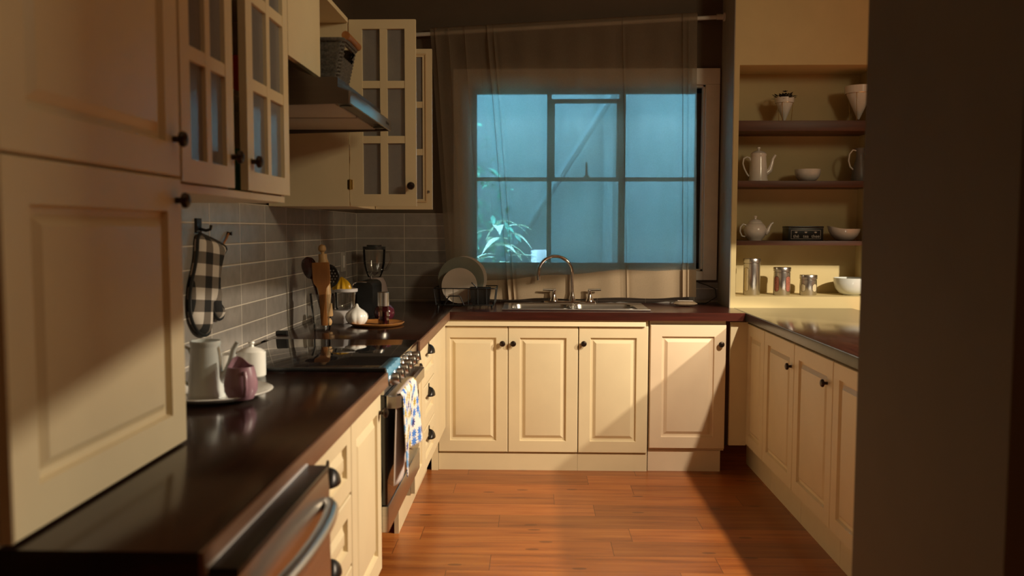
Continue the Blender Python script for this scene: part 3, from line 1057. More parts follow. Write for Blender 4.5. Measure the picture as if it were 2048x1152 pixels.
# strip of blue film still stuck to the panel top
g = G()
n = 14
top = [(-0.4725 + 0.002 * sin(i * 1.9), OY0 + 0.01 + 0.26 * i / n, 0.9065 + 0.001 * sin(i * 2.7)) for i in range(n + 1)]
mid = [(-0.4720 + 0.002 * sin(i * 2.3), OY0 + 0.01 + 0.26 * i / n, 0.888) for i in range(n + 1)]
low = [(-0.4730 + 0.002 * sin(i * 1.3), OY0 + 0.01 + 0.26 * i / n, 0.863 + 0.006 * sin(i * 2.1)) for i in range(n + 1)]
back = [(-0.505, OY0 + 0.01 + 0.25 * i / n, 0.9068) for i in range(n + 1)]
g.rings([back, top, mid, low], False, False, closed=False)
g.obj('protective_film', M['bluefilm'], ov, solid=0.0012, label='blue protective film')
G().box((-0.505, OY0 + 0.002, 0.462), (-0.472, OY1 - 0.002, 0.822), 0.003).obj('oven_door', M['glass_black'], ov)
G().box((-0.4725, OY0 + 0.002, 0.780), (-0.4690, OY1 - 0.002, 0.822)).obj('door_rail', M['steel'], ov, smooth=False)
G().box((-0.505, OY0 + 0.002, 0.372), (-0.470, OY1 - 0.002, 0.458), 0.003).obj('drawer_strip', M['steel'], ov)
# flat bar handle with returns
hx = -0.434
g = G()
pts = [(-0.470, 2.698, 0.800), (-0.444, 2.700, 0.800), (hx, 2.718, 0.800), (hx, 3.285, 0.800), (-0.444, 3.30, 0.800), (-0.470, 3.30, 0.800)]
g.b.free(); g = G()
rings_ = []
for i, p in enumerate(pts):
    d = Vector(pts[min(i + 1, 5)]) - Vector(pts[max(i - 1, 0)])
    d.normalize()
    u = Vector((d.y, -d.x, 0))
    rings_.append([tuple(Vector(p) + u * a + Vector((0, 0, b2))) for a, b2 in ((-0.006, -0.021), (0.006, -0.019), (0.006, 0.019), (-0.006, 0.021))])
g.rings(rings_, True, True)
g.obj('handle', M['steel'], ov, smooth=False)

# tea towel over the handle
tw = thing('tea_towel', 'white tea towel with blue and mustard flowers over the oven handle', 'towel', (hx, 2.845, 0.822))
g = G()
n, m = 22, 26
rows = []
for j in range(m + 1):
    t = j / m
    row = []
    for i in range(n + 1):
        u = i / n
        y = -0.125 + u * 0.30 - 0.02 * t * (1 - u) + 0.035 * t * u
        z = 0.002 - t * (0.222 + 0.045 * (1 - u))
        z += -0.03 * t * (u - 0.4) ** 2
        x = 0.011 + 0.014 * t * sin(u * 7.0 + 0.8) + 0.006 * sin(u * 13 + 2 * t) * t
        if j == 0:
            x = 0.004
        row.append((x, y, z))
    rows.append(row)
over = [[(0.0, p[1], 0.006) for p in rows[0]]]
g.rings(over + rows, False, False, closed=False)
g.obj('front_flap', M['floral'], tw, solid=0.0025, angle=60)
g = G()
rows = []
for j in range(m + 1):
    t = j / m
    rows.append([(-0.012 - 0.006 * sin(u * 8 + 1) * t, -0.135 + u * 0.28 - 0.03 * t, 0.004 - t * 0.295 - 0.012 * sin(u * 6) * t) for u in [i / n for i in range(n + 1)]])
g.rings([[(-0.001, p[1], 0.007) for p in rows[0]]] + rows, False, False, closed=False)
g.obj('back_flap', M['towel_back'], tw, solid=0.0025, angle=60, label='plain greyish inner flap')

# ------------------------------------------------------------------ dishwasher
dw = thing('dishwasher', 'stainless dishwasher with bowed handle at the near end of the left run', 'dishwasher', (0, 0, 0))
G().box((-1.05, 1.172, 0.12), (-0.47, 1.700, 0.852)).obj('body', M['black'], dw, smooth=False)
g = G()
prof = [(-0.466, 0.12), (-0.424, 0.12), (-0.420, 0.14), (-0.416, 0.5), (-0.418, 0.83), (-0.421, 0.862), (-0.466, 0.862)]
g.prism(prof, 'Y', 1.168, 1.700)
g.obj('door', M['steel'], dw, angle=25)
g = G().box((-0.4655, 1.168, 0.8625), (-0.4185, 1.701, 0.876), 0.003)
g.obj('control_strip', M['black'], dw)
G().box((-0.4662, 1.168, 0.866), (-0.4612, 1.700, 0.8785), 0.001).obj('gasket', M['whitepl'], dw)
g = G()
hp = []
for i in range(19):
    t = i / 18
    hp.append((-0.414 + 0.030 * (sin(pi * t) ** 0.45), 1.195 + 0.475 * t, 0.805))
g.tube(hp, 0.0145, 12)
g.obj('handle', M['steel'], dw)
G().box((-1.05, 1.172, 0), (-0.60, 1.70, 0.12)).obj('plinth', M['black'], dw, smooth=False)

# ------------------------------------------------------------------ curtain and rod
rodo = thing('curtain_rod', 'white tilted curtain rod across the top of the window', 'curtain rod', (0, 0, 0))
RY = 5.262
def rod_z(x):
    return 2.540 + (x + 0.736) * 0.0530
G().tube([(-0.95, RY, rod_z(-0.95)), (1.135, RY, rod_z(1.135))], 0.0125, 12).obj('rod', M['rod'], rodo)
G().lathe([(0.0, 0), (0.026, 0), (0.026, 0.008), (0.017, 0.012), (0.017, 0.05), (0, 0.05)], (1.1455, RY, rod_z(1.14)), 18, Matrix.Rotation(-pi / 2, 4, 'Y')).obj('end_bracket', M['rod'], rodo)

FOLDS = [(0.215, 0.0085, 0.030), (0.238, 0.0060, 0.018), (0.722, 0.0055, 0.016), (0.945, 0.0075, 0.024), (0.965, 0.0060, 0.016), (0.02, 0.012, 0.02), (0.07, 0.016, 0.02), (0.13, 0.014, 0.014)]
us = set(i / 150 for i in range(151))
for uc, w, a in FOLDS:
    for k in range(-14, 15):
        v = uc + k * w * 0.28
        if 0 <= v <= 1: us.add(round(v, 5))
us = sorted(us)


def curtain_pt(u, v):
    """u across 0..1, v down 0..1 (1 at the lower edge)"""
    xt = -0.640 + u * 1.618
    xb = -0.530 + u * 1.528
    zt = rod_z(xt) + 0.022
    zb = 0.924 + 0.018 * u + 0.004 * sin(u * 21)
    x = xt + (xb - xt) * v
    z = zt + (zb - zt) * v
    if u < 0.35:   # left folds drift to the right as they hang
        x += 0.050 * v * max(0, 1 - abs(u - 0.225) / 0.125)
    y = RY - 0.006
    y += 0.007 * sin(u * 34 + 1.2 * v) * (0.35 + 0.65 * v) + 0.005 * sin(u * 61 + 2) * (1 - 0.6 * v)
    for uc, w, a in FOLDS:
        t = (u - uc) / w
        if abs(t) < 4:
            e = math.exp(-t * t)
            open_ = 1.0 if uc > 0.15 else (1 - 0.8 * v)
            x += -1.618 * w * 2.0 * t * e * open_ * (0.75 if uc in (0.215, 0.945) else 0.6)
            y += -a * e * open_ + 0.006 * t * math.exp(-t * t / 4)
    if v < 0.06:   # gathered against the rod
        k = 1 - v / 0.06
        y = y * (1 - 0.5 * k) + (RY - 0.0135) * 0.5 * k + 0.003 * sin(u * 190) * k
    return (x, min(y, RY - 0.014) if v < 0.03 else min(y, 5.298), z)


cu = thing('curtain', 'sheer tan curtain hanging askew over the whole window', 'curtain', (0, 0, 0))
g = G()
NV = 46
rows = [[curtain_pt(u, j / NV * 1.0) for u in us] for j in range(NV + 1)]
rows = [[(p[0], RY - 0.0 + 0.0135 * cos(a), p[2] + 0.013 * sin(a)) for p in rows[0]] for a in (0.4, 1.57)] + rows
g.rings(rows, False, False, closed=False)
g.obj('sheer_panel', M['curtain'], cu, angle=80)


def hem_v(u):
    # hem seam rises to the right
    z = 1.030 + 0.078 * min(1, max(0, (u - 0.05) / 0.65))
    xt = -0.640 + u * 1.618
    zt = rod_z(xt) + 0.022
    zb = 0.924 + 0.018 * u
    return (zt - z) / (zt - zb)


g = G()
rows = []
for j in range(11):
    row = []
    for u in us:
        v0 = hem_v(u)
        v = v0 + (1.001 - v0) * j / 10
        p = curtain_pt(u, v)
        row.append((p[0], p[1] - 0.004, p[2]))
    rows.append(row)
g.rings(rows, False, False, closed=False)
g.obj('hem', M['hem'], cu, angle=80, label='thicker doubled hem')

# cable from the window to the counter
G().tube([(1.02, 5.300, 1.03), (1.07, 5.296, 1.015), (1.125, 5.29, 0.99), (1.128, 5.28, 0.94), (1.06, 5.25, 0.9045), (0.98, 5.22, 0.9045)], 0.003, 6).obj(
    'cable', M['blackmatte'], label='thin black cable running from the window corner to the counter', cat='cable')

# ------------------------------------------------------------------ sink and tap
sk = thing('sink', 'stainless double bowl drop-in sink under the window', 'sink', (0, 0, 0.9))


def bowl(x0, x1, y0, y1, dep):
    def rect(ins, z, rad):
        pts = []
        X0, X1, Y0, Y1 = x0 + ins, x1 - ins, y0 + ins, y1 - ins
        for cx_, cy_, a0 in ((X1 - rad, Y1 - rad, 0), (X0 + rad, Y1 - rad, pi / 2), (X0 + rad, Y0 + rad, pi), (X1 - rad, Y0 + rad, 3 * pi / 2)):
            for i in range(7):
                a = a0 + (pi / 2) * i / 6
                pts.append((cx_ + rad * cos(a), cy_ + rad * sin(a), z))
        return pts
    g = G()
    g.rings([rect(-0.004, 0.007, 0.05), rect(0.0, 0.005, 0.05), rect(0.004, -0.01, 0.05), rect(0.012, -dep + 0.03, 0.05), rect(0.02, -dep + 0.01, 0.05), rect(0.045, -dep, 0.05)], False, True)
    return g


b1 = (-0.125, 0.208, 4.835, 5.13)
b2_ = (0.238, 0.590, 4.835, 5.13)
g = G()
# rim: flat deck with two openings
xs = [-0.180, b1[0], b1[1], b2_[0], b2_[1], 0.655]
ys = [4.782, b1[2], b1[3], 5.200]
for i in range(5):
    for j in range(3):
        if j == 1 and i in (1, 3):
            continue
        g.box((xs[i], ys[j], 0.0015), (xs[i + 1], ys[j + 1], 0.0065))
bmesh.ops.remove_doubles(g.b, verts=g.b.verts, dist=1e-5)
g.tube([(xs[0], ys[0], 0.005), (xs[5], ys[0], 0.005), (xs[5], ys[3], 0.005), (xs[0], ys[3], 0.005)], 0.004, 6, True)
g.obj('rim', M['steel'], sk, smooth=False)
bowl(*b1, 0.17).obj('basin', M['steel'], sk, solid=0.001)
bowl(*b2_, 0.17).obj('basin', M['steel'], sk, solid=0.001)
for bb in (b1, b2_):
    G().lathe([(0, 0), (0.035, 0), (0.04, 0.003), (0.03, 0.003), (0.02, 0.001)], ((bb[0] + bb[1]) / 2, (bb[2] + bb[3]) / 2, -0.168), 20).obj('drain', M['chrome'], sk)

tp = thing('tap', 'chrome gooseneck kitchen tap with two lever handles behind the sink', 'tap', (0.2345, 5.222, 0.9))
G().box((-0.175, -0.022, 0.0), (0.145, 0.022, 0.020), 0.007).obj('base_plate', M['chrome'], tp)
g = G()
g.lathe([(0, 0.018), (0.022, 0.018), (0.021, 0.03), (0.015, 0.055), (0.0115, 0.075), (0, 0.075)], (0, 0, 0), 22)
pts = [(0, 0, 0.05), (0.0, 0, 0.12)]
r = 0.104
for i in range(21):
    a = -0.05 + (pi + 0.25) * i / 20
    pts.append((-r + r * cos(a), -0.02 * (i / 20), 0.190 + r * sin(a)))
g.tube(pts, 0.0105, 12)
e = Vector(pts[-1])
g.lathe([(0.0105, 0.0), (0.013, 0.002), (0.013, -0.022), (0.010, -0.024), (0, -0.024)], e, 14)
g.obj('spout', M['chrome'], tp)
for sx, x in ((-1, -0.112), (1, 0.108)):
    g = G().lathe([(0, 0.018), (0.026, 0.018), (0.024, 0.026), (0.013, 0.050), (0.0105, 0.075), (0.011, 0.088), (0, 0.09)], (x, 0, 0), 20)
    g.tube([(x - sx * 0.012, 0, 0.086), (x + sx * 0.03, -0.002, 0.087), (x + sx * 0.068, -0.004, 0.088)], [0.007, 0.0065, 0.006], 10)
    g.obj('lever_handle', M['chrome'], tp)

# packet on the counter by the window corner
g = G()
rs = []
for i in range(9):
    t = i / 8
    k = sin(pi * t) ** 0.35 if 0 < t < 1 else 0.12
    h = 0.017 * k
    w = 0.040 * (0.82 + 0.18 * k)
    rs.append([(-0.07 + 0.14 * t, w * cos(a), 0.017 + h * sin(a)) for a in [2 * pi * q / 16 for q in range(16)]])
g.rings(rs, True, True)
pk = g.obj('sponge_packet', M['sponge'], loc=(0.905, 5.10, 0.9), rz=radians(-5), label='small tan wrapped packet on the counter below the curtain corner', cat='packet')
g = G()
for k in (-1, 0, 1):
    g.box((-0.045, -0.012 + k * 0.012, 0.0325), (0.045, -0.009 + k * 0.012, 0.0352))
g.obj('stripe', M['plate_white'], pk, smooth=False)

# ------------------------------------------------------------------ dish rack
rk = thing('dish_rack', 'black wire dish rack on the counter left of the sink', 'dish rack', (-0.405, 5.075, 0.9))
hw, hd_ = 0.170, 0.130
g = G()
zt = 0.112
topr = [(-hw - 0.012, -hd_, zt), (hw + 0.012, -hd_, zt), (hw + 0.012, hd_, zt), (-hw - 0.012, hd_, zt)]
botr = [(-hw, -hd_ + 0.01, 0.014), (hw, -hd_ + 0.01, 0.014), (hw, hd_ - 0.01, 0.014), (-hw, hd_ - 0.01, 0.014)]
def loop(c4):
    out = []
    for i in range(4):
        a, b3 = Vector(c4[i]), Vector(c4[(i + 1) % 4])
        for t in (0.03, 0.35, 0.65, 0.97):
            out.append(tuple(a.lerp(b3, t)))
    return out
g.tube(loop(topr), 0.0030, 8, True)
g.tube(loop(botr), 0.0028, 8, True)
for i in range(4):
    g.tube([topr[i], botr[i]], 0.0026, 6)
for side in (-1, 1):
    for fx in (-0.68, -0.40, 0.12, 0.45, 0.75):
        x = fx * hw
        g.tube([(x, side * hd_, zt), (x, side * (hd_ - 0.01), 0.014)], 0.0018, 6)
    for fy in (-0.5, 0.0, 0.5):
        y = fy * hd_
        g.tube([(side * (hw + 0.012), y, zt), (side * hw, y, 0.014)], 0.0018, 6)
for k in range(9):
    x = -hw + 2 * hw * k / 8
    g.tube([(x, -hd_ + 0.01, 0.014), (x, hd_ - 0.01, 0.014)], 0.0017, 6)
g.obj('wire_frame', M['blackmatte'], rk)
g = G()
x = -0.045
g.tube([(x - 0.075, -hd_ + 0.004, 0.014), (x - 0.05, -hd_ - 0.002, 0.062), (x - 0.04, -hd_ - 0.003, 0.068), (x + 0.01, -hd_ - 0.003, 0.068), (x + 0.02, -hd_ - 0.002, 0.062), (x + 0.04, -hd_ + 0.004, 0.014)], 0.0034, 8)
g.obj('front_loop', M['blackmatte'], rk)
g = G()
for sx in (-1, 1):
    for sy in (-1, 1):
        g.lathe([(0, -0.0), (0.007, 0.0), (0.007, 0.014), (0, 0.014)], (sx * (hw - 0.012), sy * (hd_ - 0.02), 0.0), 10)
g.obj('foot', M['blackmatte'], rk)
# cutlery cup hooked into the rack
g = G()
rs = []
for t in (0, 1):
    a, b3 = 0.050 + 0.012 * t, 0.032 + 0.006 * t
    rs.append([(sx * a, sy * b3, 0.10 * t) for sx, sy in ((-1, -1), (1, -1), (1, 1), (-1, 1))])
g.rings(rs, True, False)
cupo = g.obj('cutlery_cup', M['black'], loc=(-0.315, 4.992, 0.917), smooth=False, solid=0.002, label='black plastic cutlery cup in the right end of the dish rack', cat='cup')
g = G().tube([(-0.368, 4.99, 1.045), (-0.335, 5.0, 1.01), (-0.30, 5.0, 0.93)], 0.0035, 8)
g.obj('utensil', M['black'], label='thin black utensil leaning out of the cutlery cup', cat='utensil')

PLATE = [(0, 0), (0.55, 0.0), (0.62, 0.04), (0.98, 0.125), (1.0, 0.15), (0.96, 0.15), (0.60, 0.065), (0, 0.04)]


def plate(r, loc, tilt, mat, label, yaw=0.0, thick=1.0):
    g = G()
    T = Matrix.Rotation(yaw, 4, 'Z') @ Matrix.Rotation(pi / 2 - tilt, 4, 'X')
    g.lathe([(a * r, b3 * r * thick) for a, b3 in PLATE], (0, 0, 0), 56, T)
    return g.obj('plate', mat, loc=loc, label=label, cat='plate', group='plates in the dish rack')


plate(0.138, (-0.424, 5.165, 1.055), radians(9), M['plate_white'], 'rearmost large pale plate in the dish rack, only its rim showing')
plate(0.139, (-0.440, 5.120, 1.052), radians(9), M['plate_green'], 'large sage green plate in the dish rack between two paler plates')
plate(0.106, (-0.445, 5.060, 1.020), radians(10), M['plate_white'], 'smaller cream plate at the front of the dish rack')

# ------------------------------------------------------------------ niche shelves and their things
SY = 5.022
for z1, th, lab in ((1.990, 0.060, 'top dark wood shelf in the niche carrying the cone planters'),
                    (1.643, 0.036, 'middle dark wood shelf in the niche carrying the coffee pot'),
                    (1.294, 0.027, 'lowest dark wood shelf in the niche carrying the teapot')):
    G().box((NX0 + 0.001, SY, z1 - th), (NX1 - 0.001, YB - 0.018, z1), 0.002).obj('shelf', M['shelf'], label=lab, cat='shelf', group='dark wood shelves in the niche')


def planter(loc, r, h, stand_h, label, plant):
    o = thing('planter', label, 'planter', loc)
    g = G()
    prof = [(0.0, 0.0), (0.006, 0.002), (r * 0.86, h * 0.76), (r * 0.86, h * 0.78), (r * 0.97, h * 0.78), (r, h), (r * 0.90, h), (r * 0.82, h * 0.8), (0, h * 0.72)]
    g.lathe(prof, (0, 0, stand_h - h * 0.78), 28)
    g.obj('cone_pot', M['white'], o)
    g = G()
    zr = stand_h
    ring = [(r * 0.90 * cos(2 * pi * k / 24), r * 0.90 * sin(2 * pi * k / 24), zr) for k in range(24)]
    g.tube(ring, 0.0016, 6, True)
    for k in range(3):
        a = 2 * pi * k / 3 + pi / 6 + pi / 2
        g.tube([(r * 0.9 * cos(a), r * 0.9 * sin(a), zr), (r * 0.72 * cos(a), r * 0.72 * sin(a), 0.001)], 0.0016, 6)
    g.obj('wire_stand', M['brass'], o)
    if plant:
        g = G()
        rr = random.Random(11)
        for k in range(46):
            a = rr.uniform(0, 2 * pi)
            b3 = (rr.random() ** 0.6) * r * 0.95
            z = stand_h + h * 0.2 + rr.uniform(0, 0.045) * (1.25 - b3 / r)
            leaf_mesh(g, (b3 * cos(a), b3 * sin(a), z - 0.012), (cos(a), sin(a), rr.uniform(0.2, 1.2)), rr.uniform(0.024, 0.040), 0.019, 0.006, n=3)
        g.tube([(0.0, 0, stand_h), (0.005, 0, stand_h + 0.055)], 0.002, 5)
        for k in range(7):
            a = k * 0.9
            leaf_mesh(g, (0.002, 0, stand_h + h * 0.25 + 0.03), (cos(a), sin(a), 0.5), 0.02, 0.012, 0.002, n=3)
        g.obj('plant', M['plant_dark'], o, label='dark leafy houseplant')
    return o


planter((1.482, 5.15, 1.990), 0.056, 0.140, 0.118, 'smaller white cone planter with dark plant on a gold wire stand', True)
planter((1.915, 5.14, 1.990), 0.083, 0.195, 0.170, 'larger empty white cone planter at the right end of the top shelf', False)


def handle_pts(x0, z0, x1, z1, out, n=14, side=-1):
    pts = []
    for i in range(n + 1):
        t = i / n
        pts.append((x0 + (x1 - x0) * t + side * out * sin(pi * t) ** 0.8, 0, z0 + (z1 - z0) * t + 0.012 * sin(pi * t) * (1 - t)))
    return pts


def coffee_pot(loc, rz, label, s=1.0, lid=True, sh=1.0, mat=None):
    mat = mat or M['white']
    o = thing('coffee_pot', label, 'coffee pot', loc, rz)
    H = 0.165 * sh
    prof = [(0, 0), (0.056 * s, 0), (0.058 * s, 0.006), (0.056 * s, 0.014), (0.054 * s, 0.02), (0.050 * s, H * 0.5), (0.045 * s, H * 0.88), (0.0445 * s, H * 0.92), (0.047 * s, H * 0.95), (0.046 * s, H), (0.0425 * s, H), (0.041 * s, H * 0.9), (0.045 * s, H * 0.5), (0.048 * s, 0.02), (0, 0.012)]
    G().lathe(prof, (0, 0, 0), 40).obj('body', mat, o)
    g = G().tube([(0.045 * s, 0, H * 0.32), (0.068 * s, 0, H * 0.42), (0.078 * s, 0, H * 0.62), (0.086 * s, 0, H * 0.84), (0.100 * s, 0, H * 0.97)], [0.018 * s, 0.016 * s, 0.011 * s, 0.0085 * s, 0.0075 * s], 14)
    g.obj('spout', mat, o)
    g = G().tube([(-0.044 * s, 0, H * 0.74), (-0.052 * s, 0, H * 0.86), (-0.068 * s, 0, H * 0.90), (-0.088 * s, 0, H * 0.84), (-0.092 * s, 0, H * 0.66), (-0.083 * s, 0, H * 0.48), (-0.066 * s, 0, H * 0.28), (-0.055 * s, 0, H * 0.20)], 0.0048 * s, 10)
    g.obj('handle', mat, o)
    if lid:
        G().lathe([(0.045 * s, H), (0.045 * s, H + 0.003), (0.036 * s, H + 0.012), (0.016 * s, H + 0.020), (0.006, H + 0.022), (0.006, H + 0.027), (0.0105, H + 0.033), (0.0095, H + 0.041), (0, H + 0.043)], (0, 0, 0), 36).obj('lid', mat, o)
    return o


coffee_pot((1.336, 5.15, 1.643), 0, 'tall white coffee pot with lid on the middle niche shelf', 1.0)


def bowl_thing(name, loc, r, h, label, mat, foot=0.45):
    g = G()
    prof = [(0, 0), (r * foot, 0), (r * foot, h * 0.05), (r * 0.66, h * 0.12), (r * 0.88, h * 0.38), (r * 0.98, h * 0.72), (r, h), (r * 0.965, h), (r * 0.93, h * 0.7), (r * 0.82, h * 0.38), (r * 0.5, h * 0.15), (0, h * 0.10)]
    g.lathe(prof, (0, 0, 0), 44)
    return g.obj(name, mat, loc=loc, label=label, cat='bowl')


bowl_thing('bowl', (1.629, 5.15, 1.643), 0.0755, 0.074, 'small white bowl in the middle of the middle niche shelf', M['white'])

# grey jug, half behind the wall stub
jg = thing('jug', 'grey ceramic jug with loop handle at the right end of the middle shelf', 'jug', (1.935, 5.15, 1.643))
G().lathe([(0, 0), (0.070, 0), (0.074, 0.01), (0.066, 0.06), (0.045, 0.115), (0.033, 0.15), (0.034, 0.17), (0.042, 0.20), (0.038, 0.20), (0.029, 0.16), (0.04, 0.11), (0, 0.03)], (0, 0, 0), 36, sx=0.65, sy=0.65).obj('body', M['grey_jug'], jg)
G().tube([(-0.022, 0, 0.185), (-0.042, 0, 0.190), (-0.062, 0, 0.165), (-0.066, 0, 0.125), (-0.056, 0, 0.09), (-0.036, 0, 0.072)], 0.0045, 10).obj('handle', M['white'], jg, label='pale loop handle')

# teapot
tpn = thing('teapot', 'round white teapot at the left end of the lowest niche shelf', 'teapot', (1.325, 5.15, 1.294))
G().lathe([(0, 0), (0.038, 0), (0.040, 0.005), (0.052, 0.018), (0.066, 0.045), (0.068, 0.062), (0.060, 0.086), (0.046, 0.102), (0.040, 0.106), (0.038, 0.104), (0.05, 0.09), (0, 0.02)], (0, 0, 0), 44).obj('body', M['white'], tpn)
G().lathe([(0.041, 0.105), (0.0415, 0.108), (0.034, 0.118), (0.018, 0.126), (0.007, 0.128), (0.006, 0.134), (0.009, 0.138), (0.010, 0.146), (0.007, 0.148), (0, 0.148)], (0, 0, 0), 36).obj('lid', M['white'], tpn)
G().tube([(0.058, 0, 0.045), (0.076, 0, 0.058), (0.084, 0, 0.080), (0.096, 0, 0.100), (0.108, 0, 0.107)], [0.018, 0.014, 0.0095, 0.007, 0.005], 14).obj('spout', M['white'], tpn)
G().tube([(-0.055, 0, 0.092), (-0.072, 0, 0.098), (-0.088, 0, 0.080), (-0.090, 0, 0.052), (-0.078, 0, 0.026), (-0.058, 0, 0.022)], 0.0052, 10).obj('handle', M['white'], tpn)

# tea box
tb = thing('tea_box', 'black tea box with white lettering on the lowest niche shelf', 'tea box', (1.605, 5.148, 1.294))
G().box((-0.100, -0.060, 0), (0.106, 0.060, 0.074), 0.002).obj('box', M['black'], tb)
G().box((-0.102, -0.0615, 0.0748), (0.108, 0.0615, 0.086), 0.003).obj('lid', M['black'], tb)
g = G()
x0, x1, z0, z1, w, yy = -0.084, 0.090, 0.010, 0.062, 0.0014, -0.0607
g.box((x0, yy, z0), (x1, yy + 0.0009, z0 + w)).box((x0, yy, z1 - w), (x1, yy + 0.0009, z1)).box((x0, yy, z0), (x0 + w, yy + 0.0009, z1)).box((x1 - w, yy, z0), (x1, yy + 0.0009, z1))
g.obj('label_frame', M['label'], tb, smooth=False)


def lettering(body, size, x, z, parent, name='lettering', y=-0.0607):
    cu_ = bpy.data.curves.new(name, 'FONT')
    cu_.body = body
    cu_.size = size
    cu_.align_x = 'CENTER'
    cu_.extrude = 0.0003
    to = bpy.data.objects.new(name + '_src', cu_)
    COL.objects.link(to)
    bpy.context.view_layer.update()
    me = bpy.data.meshes.new_from_object(to.evaluated_get(bpy.context.evaluated_depsgraph_get()))
    bpy.data.objects.remove(to)
    me.materials.clear()
    me.materials.append(M['label'])
    me.transform(Matrix.Rotation(pi / 2, 4, 'X'))
    o = bpy.data.objects.new(name, me)
    COL.objects.link(o)
    o.parent = parent
    o.location = (x, y, z)
    return o


for body, x in (('thé', -0.054), ('tea', 0.003), ('thee', 0.060)):
    lettering(body, 0.027, x, 0.0175, tb)
    g = G().prism([(x - 0.008, 0.0505), (x - 0.004, 0.045), (x + 0.004, 0.045), (x + 0.008, 0.0505)], 'Y', yy, yy + 0.0009)
    g.box((x - 0.010, yy, 0.0515), (x + 0.010, yy + 0.0009, 0.0525)).box((x - 0.004, yy, 0.0532), (x + 0.004, yy + 0.0009, 0.0545))
    g.obj('cup_emblem', M['label'], tb, smooth=False)

# pouring bowl with a raised lip
g = G()
n = 48
prof = [(0.40, 0.0), (0.44, 0.02), (0.62, 0.12), (0.84, 0.42), (0.95, 0.72), (1.0, 1.0), (0.965, 1.0), (0.90, 0.72), (0.78, 0.42), (0.5, 0.16), (0.05, 0.10)]
rs = []
for a, h in prof:
    ring = []
    for i in range(n):
        th = 2 * pi * i / n
        lip = max(0, cos(th - pi)) ** 3
        rad = 0.088 * a * (1 + 0.18 * lip * h)
        ring.append((rad * cos(th), rad * sin(th), 0.070 * h + 0.018 * lip * h * h))
    rs.append(ring)
g.rings(rs, True, True)
g.obj('pouring_bowl', M['white'], loc=(1.858, 5.15, 1.294), label='white bowl with pouring lip at the right end of the lowest shelf', cat='bowl')


def canister(loc, h, label, fill, slot):
    o = thing('canister', label, 'canister', loc, 0, 'steel canisters on the niche ledge')
    r = 0.049
    G().lathe([(0, 0), (r * 0.96, 0), (r, 0.003), (r, h - 0.030), (r * 0.95, h - 0.028), (r * 0.95, h - 0.024), (0, h - 0.024)], (0, 0, 0), 40).obj('body', M['steel'], o)
    G().lathe([(0, h - 0.0245), (r * 1.04, h - 0.0245), (r * 1.05, h - 0.022), (r * 1.05, h - 0.003), (r * 1.02, h), (0, h + 0.001)], (0, 0, 0), 40).obj('lid', M['steel'], o)
    for ang in slot:
        g = G()
        za, zb = 0.022, h - 0.052
        hwid = 0.017
        c = (za + zb) / 2; hh = (zb - za) / 2
        ring = []
        for k in range(28):
            t = 2 * pi * k / 28
            sx = hwid * cos(t)
            sz = max(-hh, min(hh, (hh - hwid) * (1 if sin(t) > 0 else -1) + hwid * sin(t))) if hh > hwid else hh * sin(t)
            a = ang + sx / r
            ring.append((a, c + sz))
        g.rings([[((r + 0.0006) * cos(a), (r + 0.0006) * sin(a), z) for a, z in ring]], False, True)
        sub = g
        bmesh.ops.triangulate(sub.b, faces=sub.b.faces)
        w = sub.obj('window', fill, o)
        G().tube([((r + 0.0008) * cos(a), (r + 0.0008) * sin(a), z) for a, z in ring], 0.0009, 6, True).obj('window_rim', M['steel_dark'], w)
    return o


S1, S2 = -pi / 2 - 0.95, -pi / 2 + 0.55
canister((1.306, 5.13, 0.968), 0.218, 'tallest steel canister at the left end of the niche ledge', M['creamfill'], (S1,))
canister((1.486, 5.13, 0.968), 0.166, 'medium steel canister of red beans on the niche ledge', M['beans'], (S1, S2))
canister((1.643, 5.13, 0.968), 0.121, 'shortest steel canister between the bean canister and the white bowl', M['creamfill'], (S1, S2))
bowl_thing('bowl', (1.905, 5.14, 0.968), 0.106, 0.104, 'large pale bowl beside the shortest canister on the niche ledge', M['whiteblue'])

# ------------------------------------------------------------------ coffee set on the left counter
tr = G().lathe([(0, 0), (0.112, 0), (0.120, 0.004), (0.150, 0.015), (0.156, 0.019), (0.152, 0.021), (0.12, 0.009), (0, 0.006)], (0, 0, 0), 56)
tr.obj('serving_plate', M['white'], loc=(-0.872, 2.275, 0.9), label='round white serving plate under the coffee pot and mauve jug', cat='plate')
coffee_pot((-0.882, 2.245, 0.9065), radians(4), 'white coffee pot without lid on the serving plate', 0.86, False, 0.92, M['whiteblue'])
cr = thing('creamer', 'mauve creamer jug with pointed spout on the serving plate', 'jug', (-0.772, 2.200, 0.9085), radians(-60))
g = G()
n = 40
prof = [(0.026, 0.0), (0.032, 0.003), (0.042, 0.022), (0.0435, 0.045), (0.038, 0.072), (0.034, 0.088), (0.031, 0.088), (0.034, 0.07), (0.038, 0.045), (0.03, 0.012), (0.004, 0.006)]
rs = []
for a, h in prof:
    ring = []
    for i in range(n):
        th = 2 * pi * i / n
        lip = max(0, cos(th - pi)) ** 5
        k = max(0, (h - 0.05) / 0.04)
        ring.append(((a + 0.012 * lip * k) * cos(th), (a + 0.012 * lip * k) * sin(th), h + 0.022 * lip * k))
    rs.append(ring)
g.rings(rs, True, True)
g.obj('body', M['mauve'], cr)
G().tube([(0.034, 0, 0.074), (0.050, 0, 0.078), (0.060, 0, 0.062), (0.060, 0, 0.040), (0.050, 0, 0.020), (0.040, 0, 0.016)], 0.0052, 10).obj('handle', M['mauve'], cr)
sb = thing('sugar_bowl', 'white lidded sugar bowl on the counter beside the cooktop', 'sugar bowl', (-0.877, 2.60, 0.9))
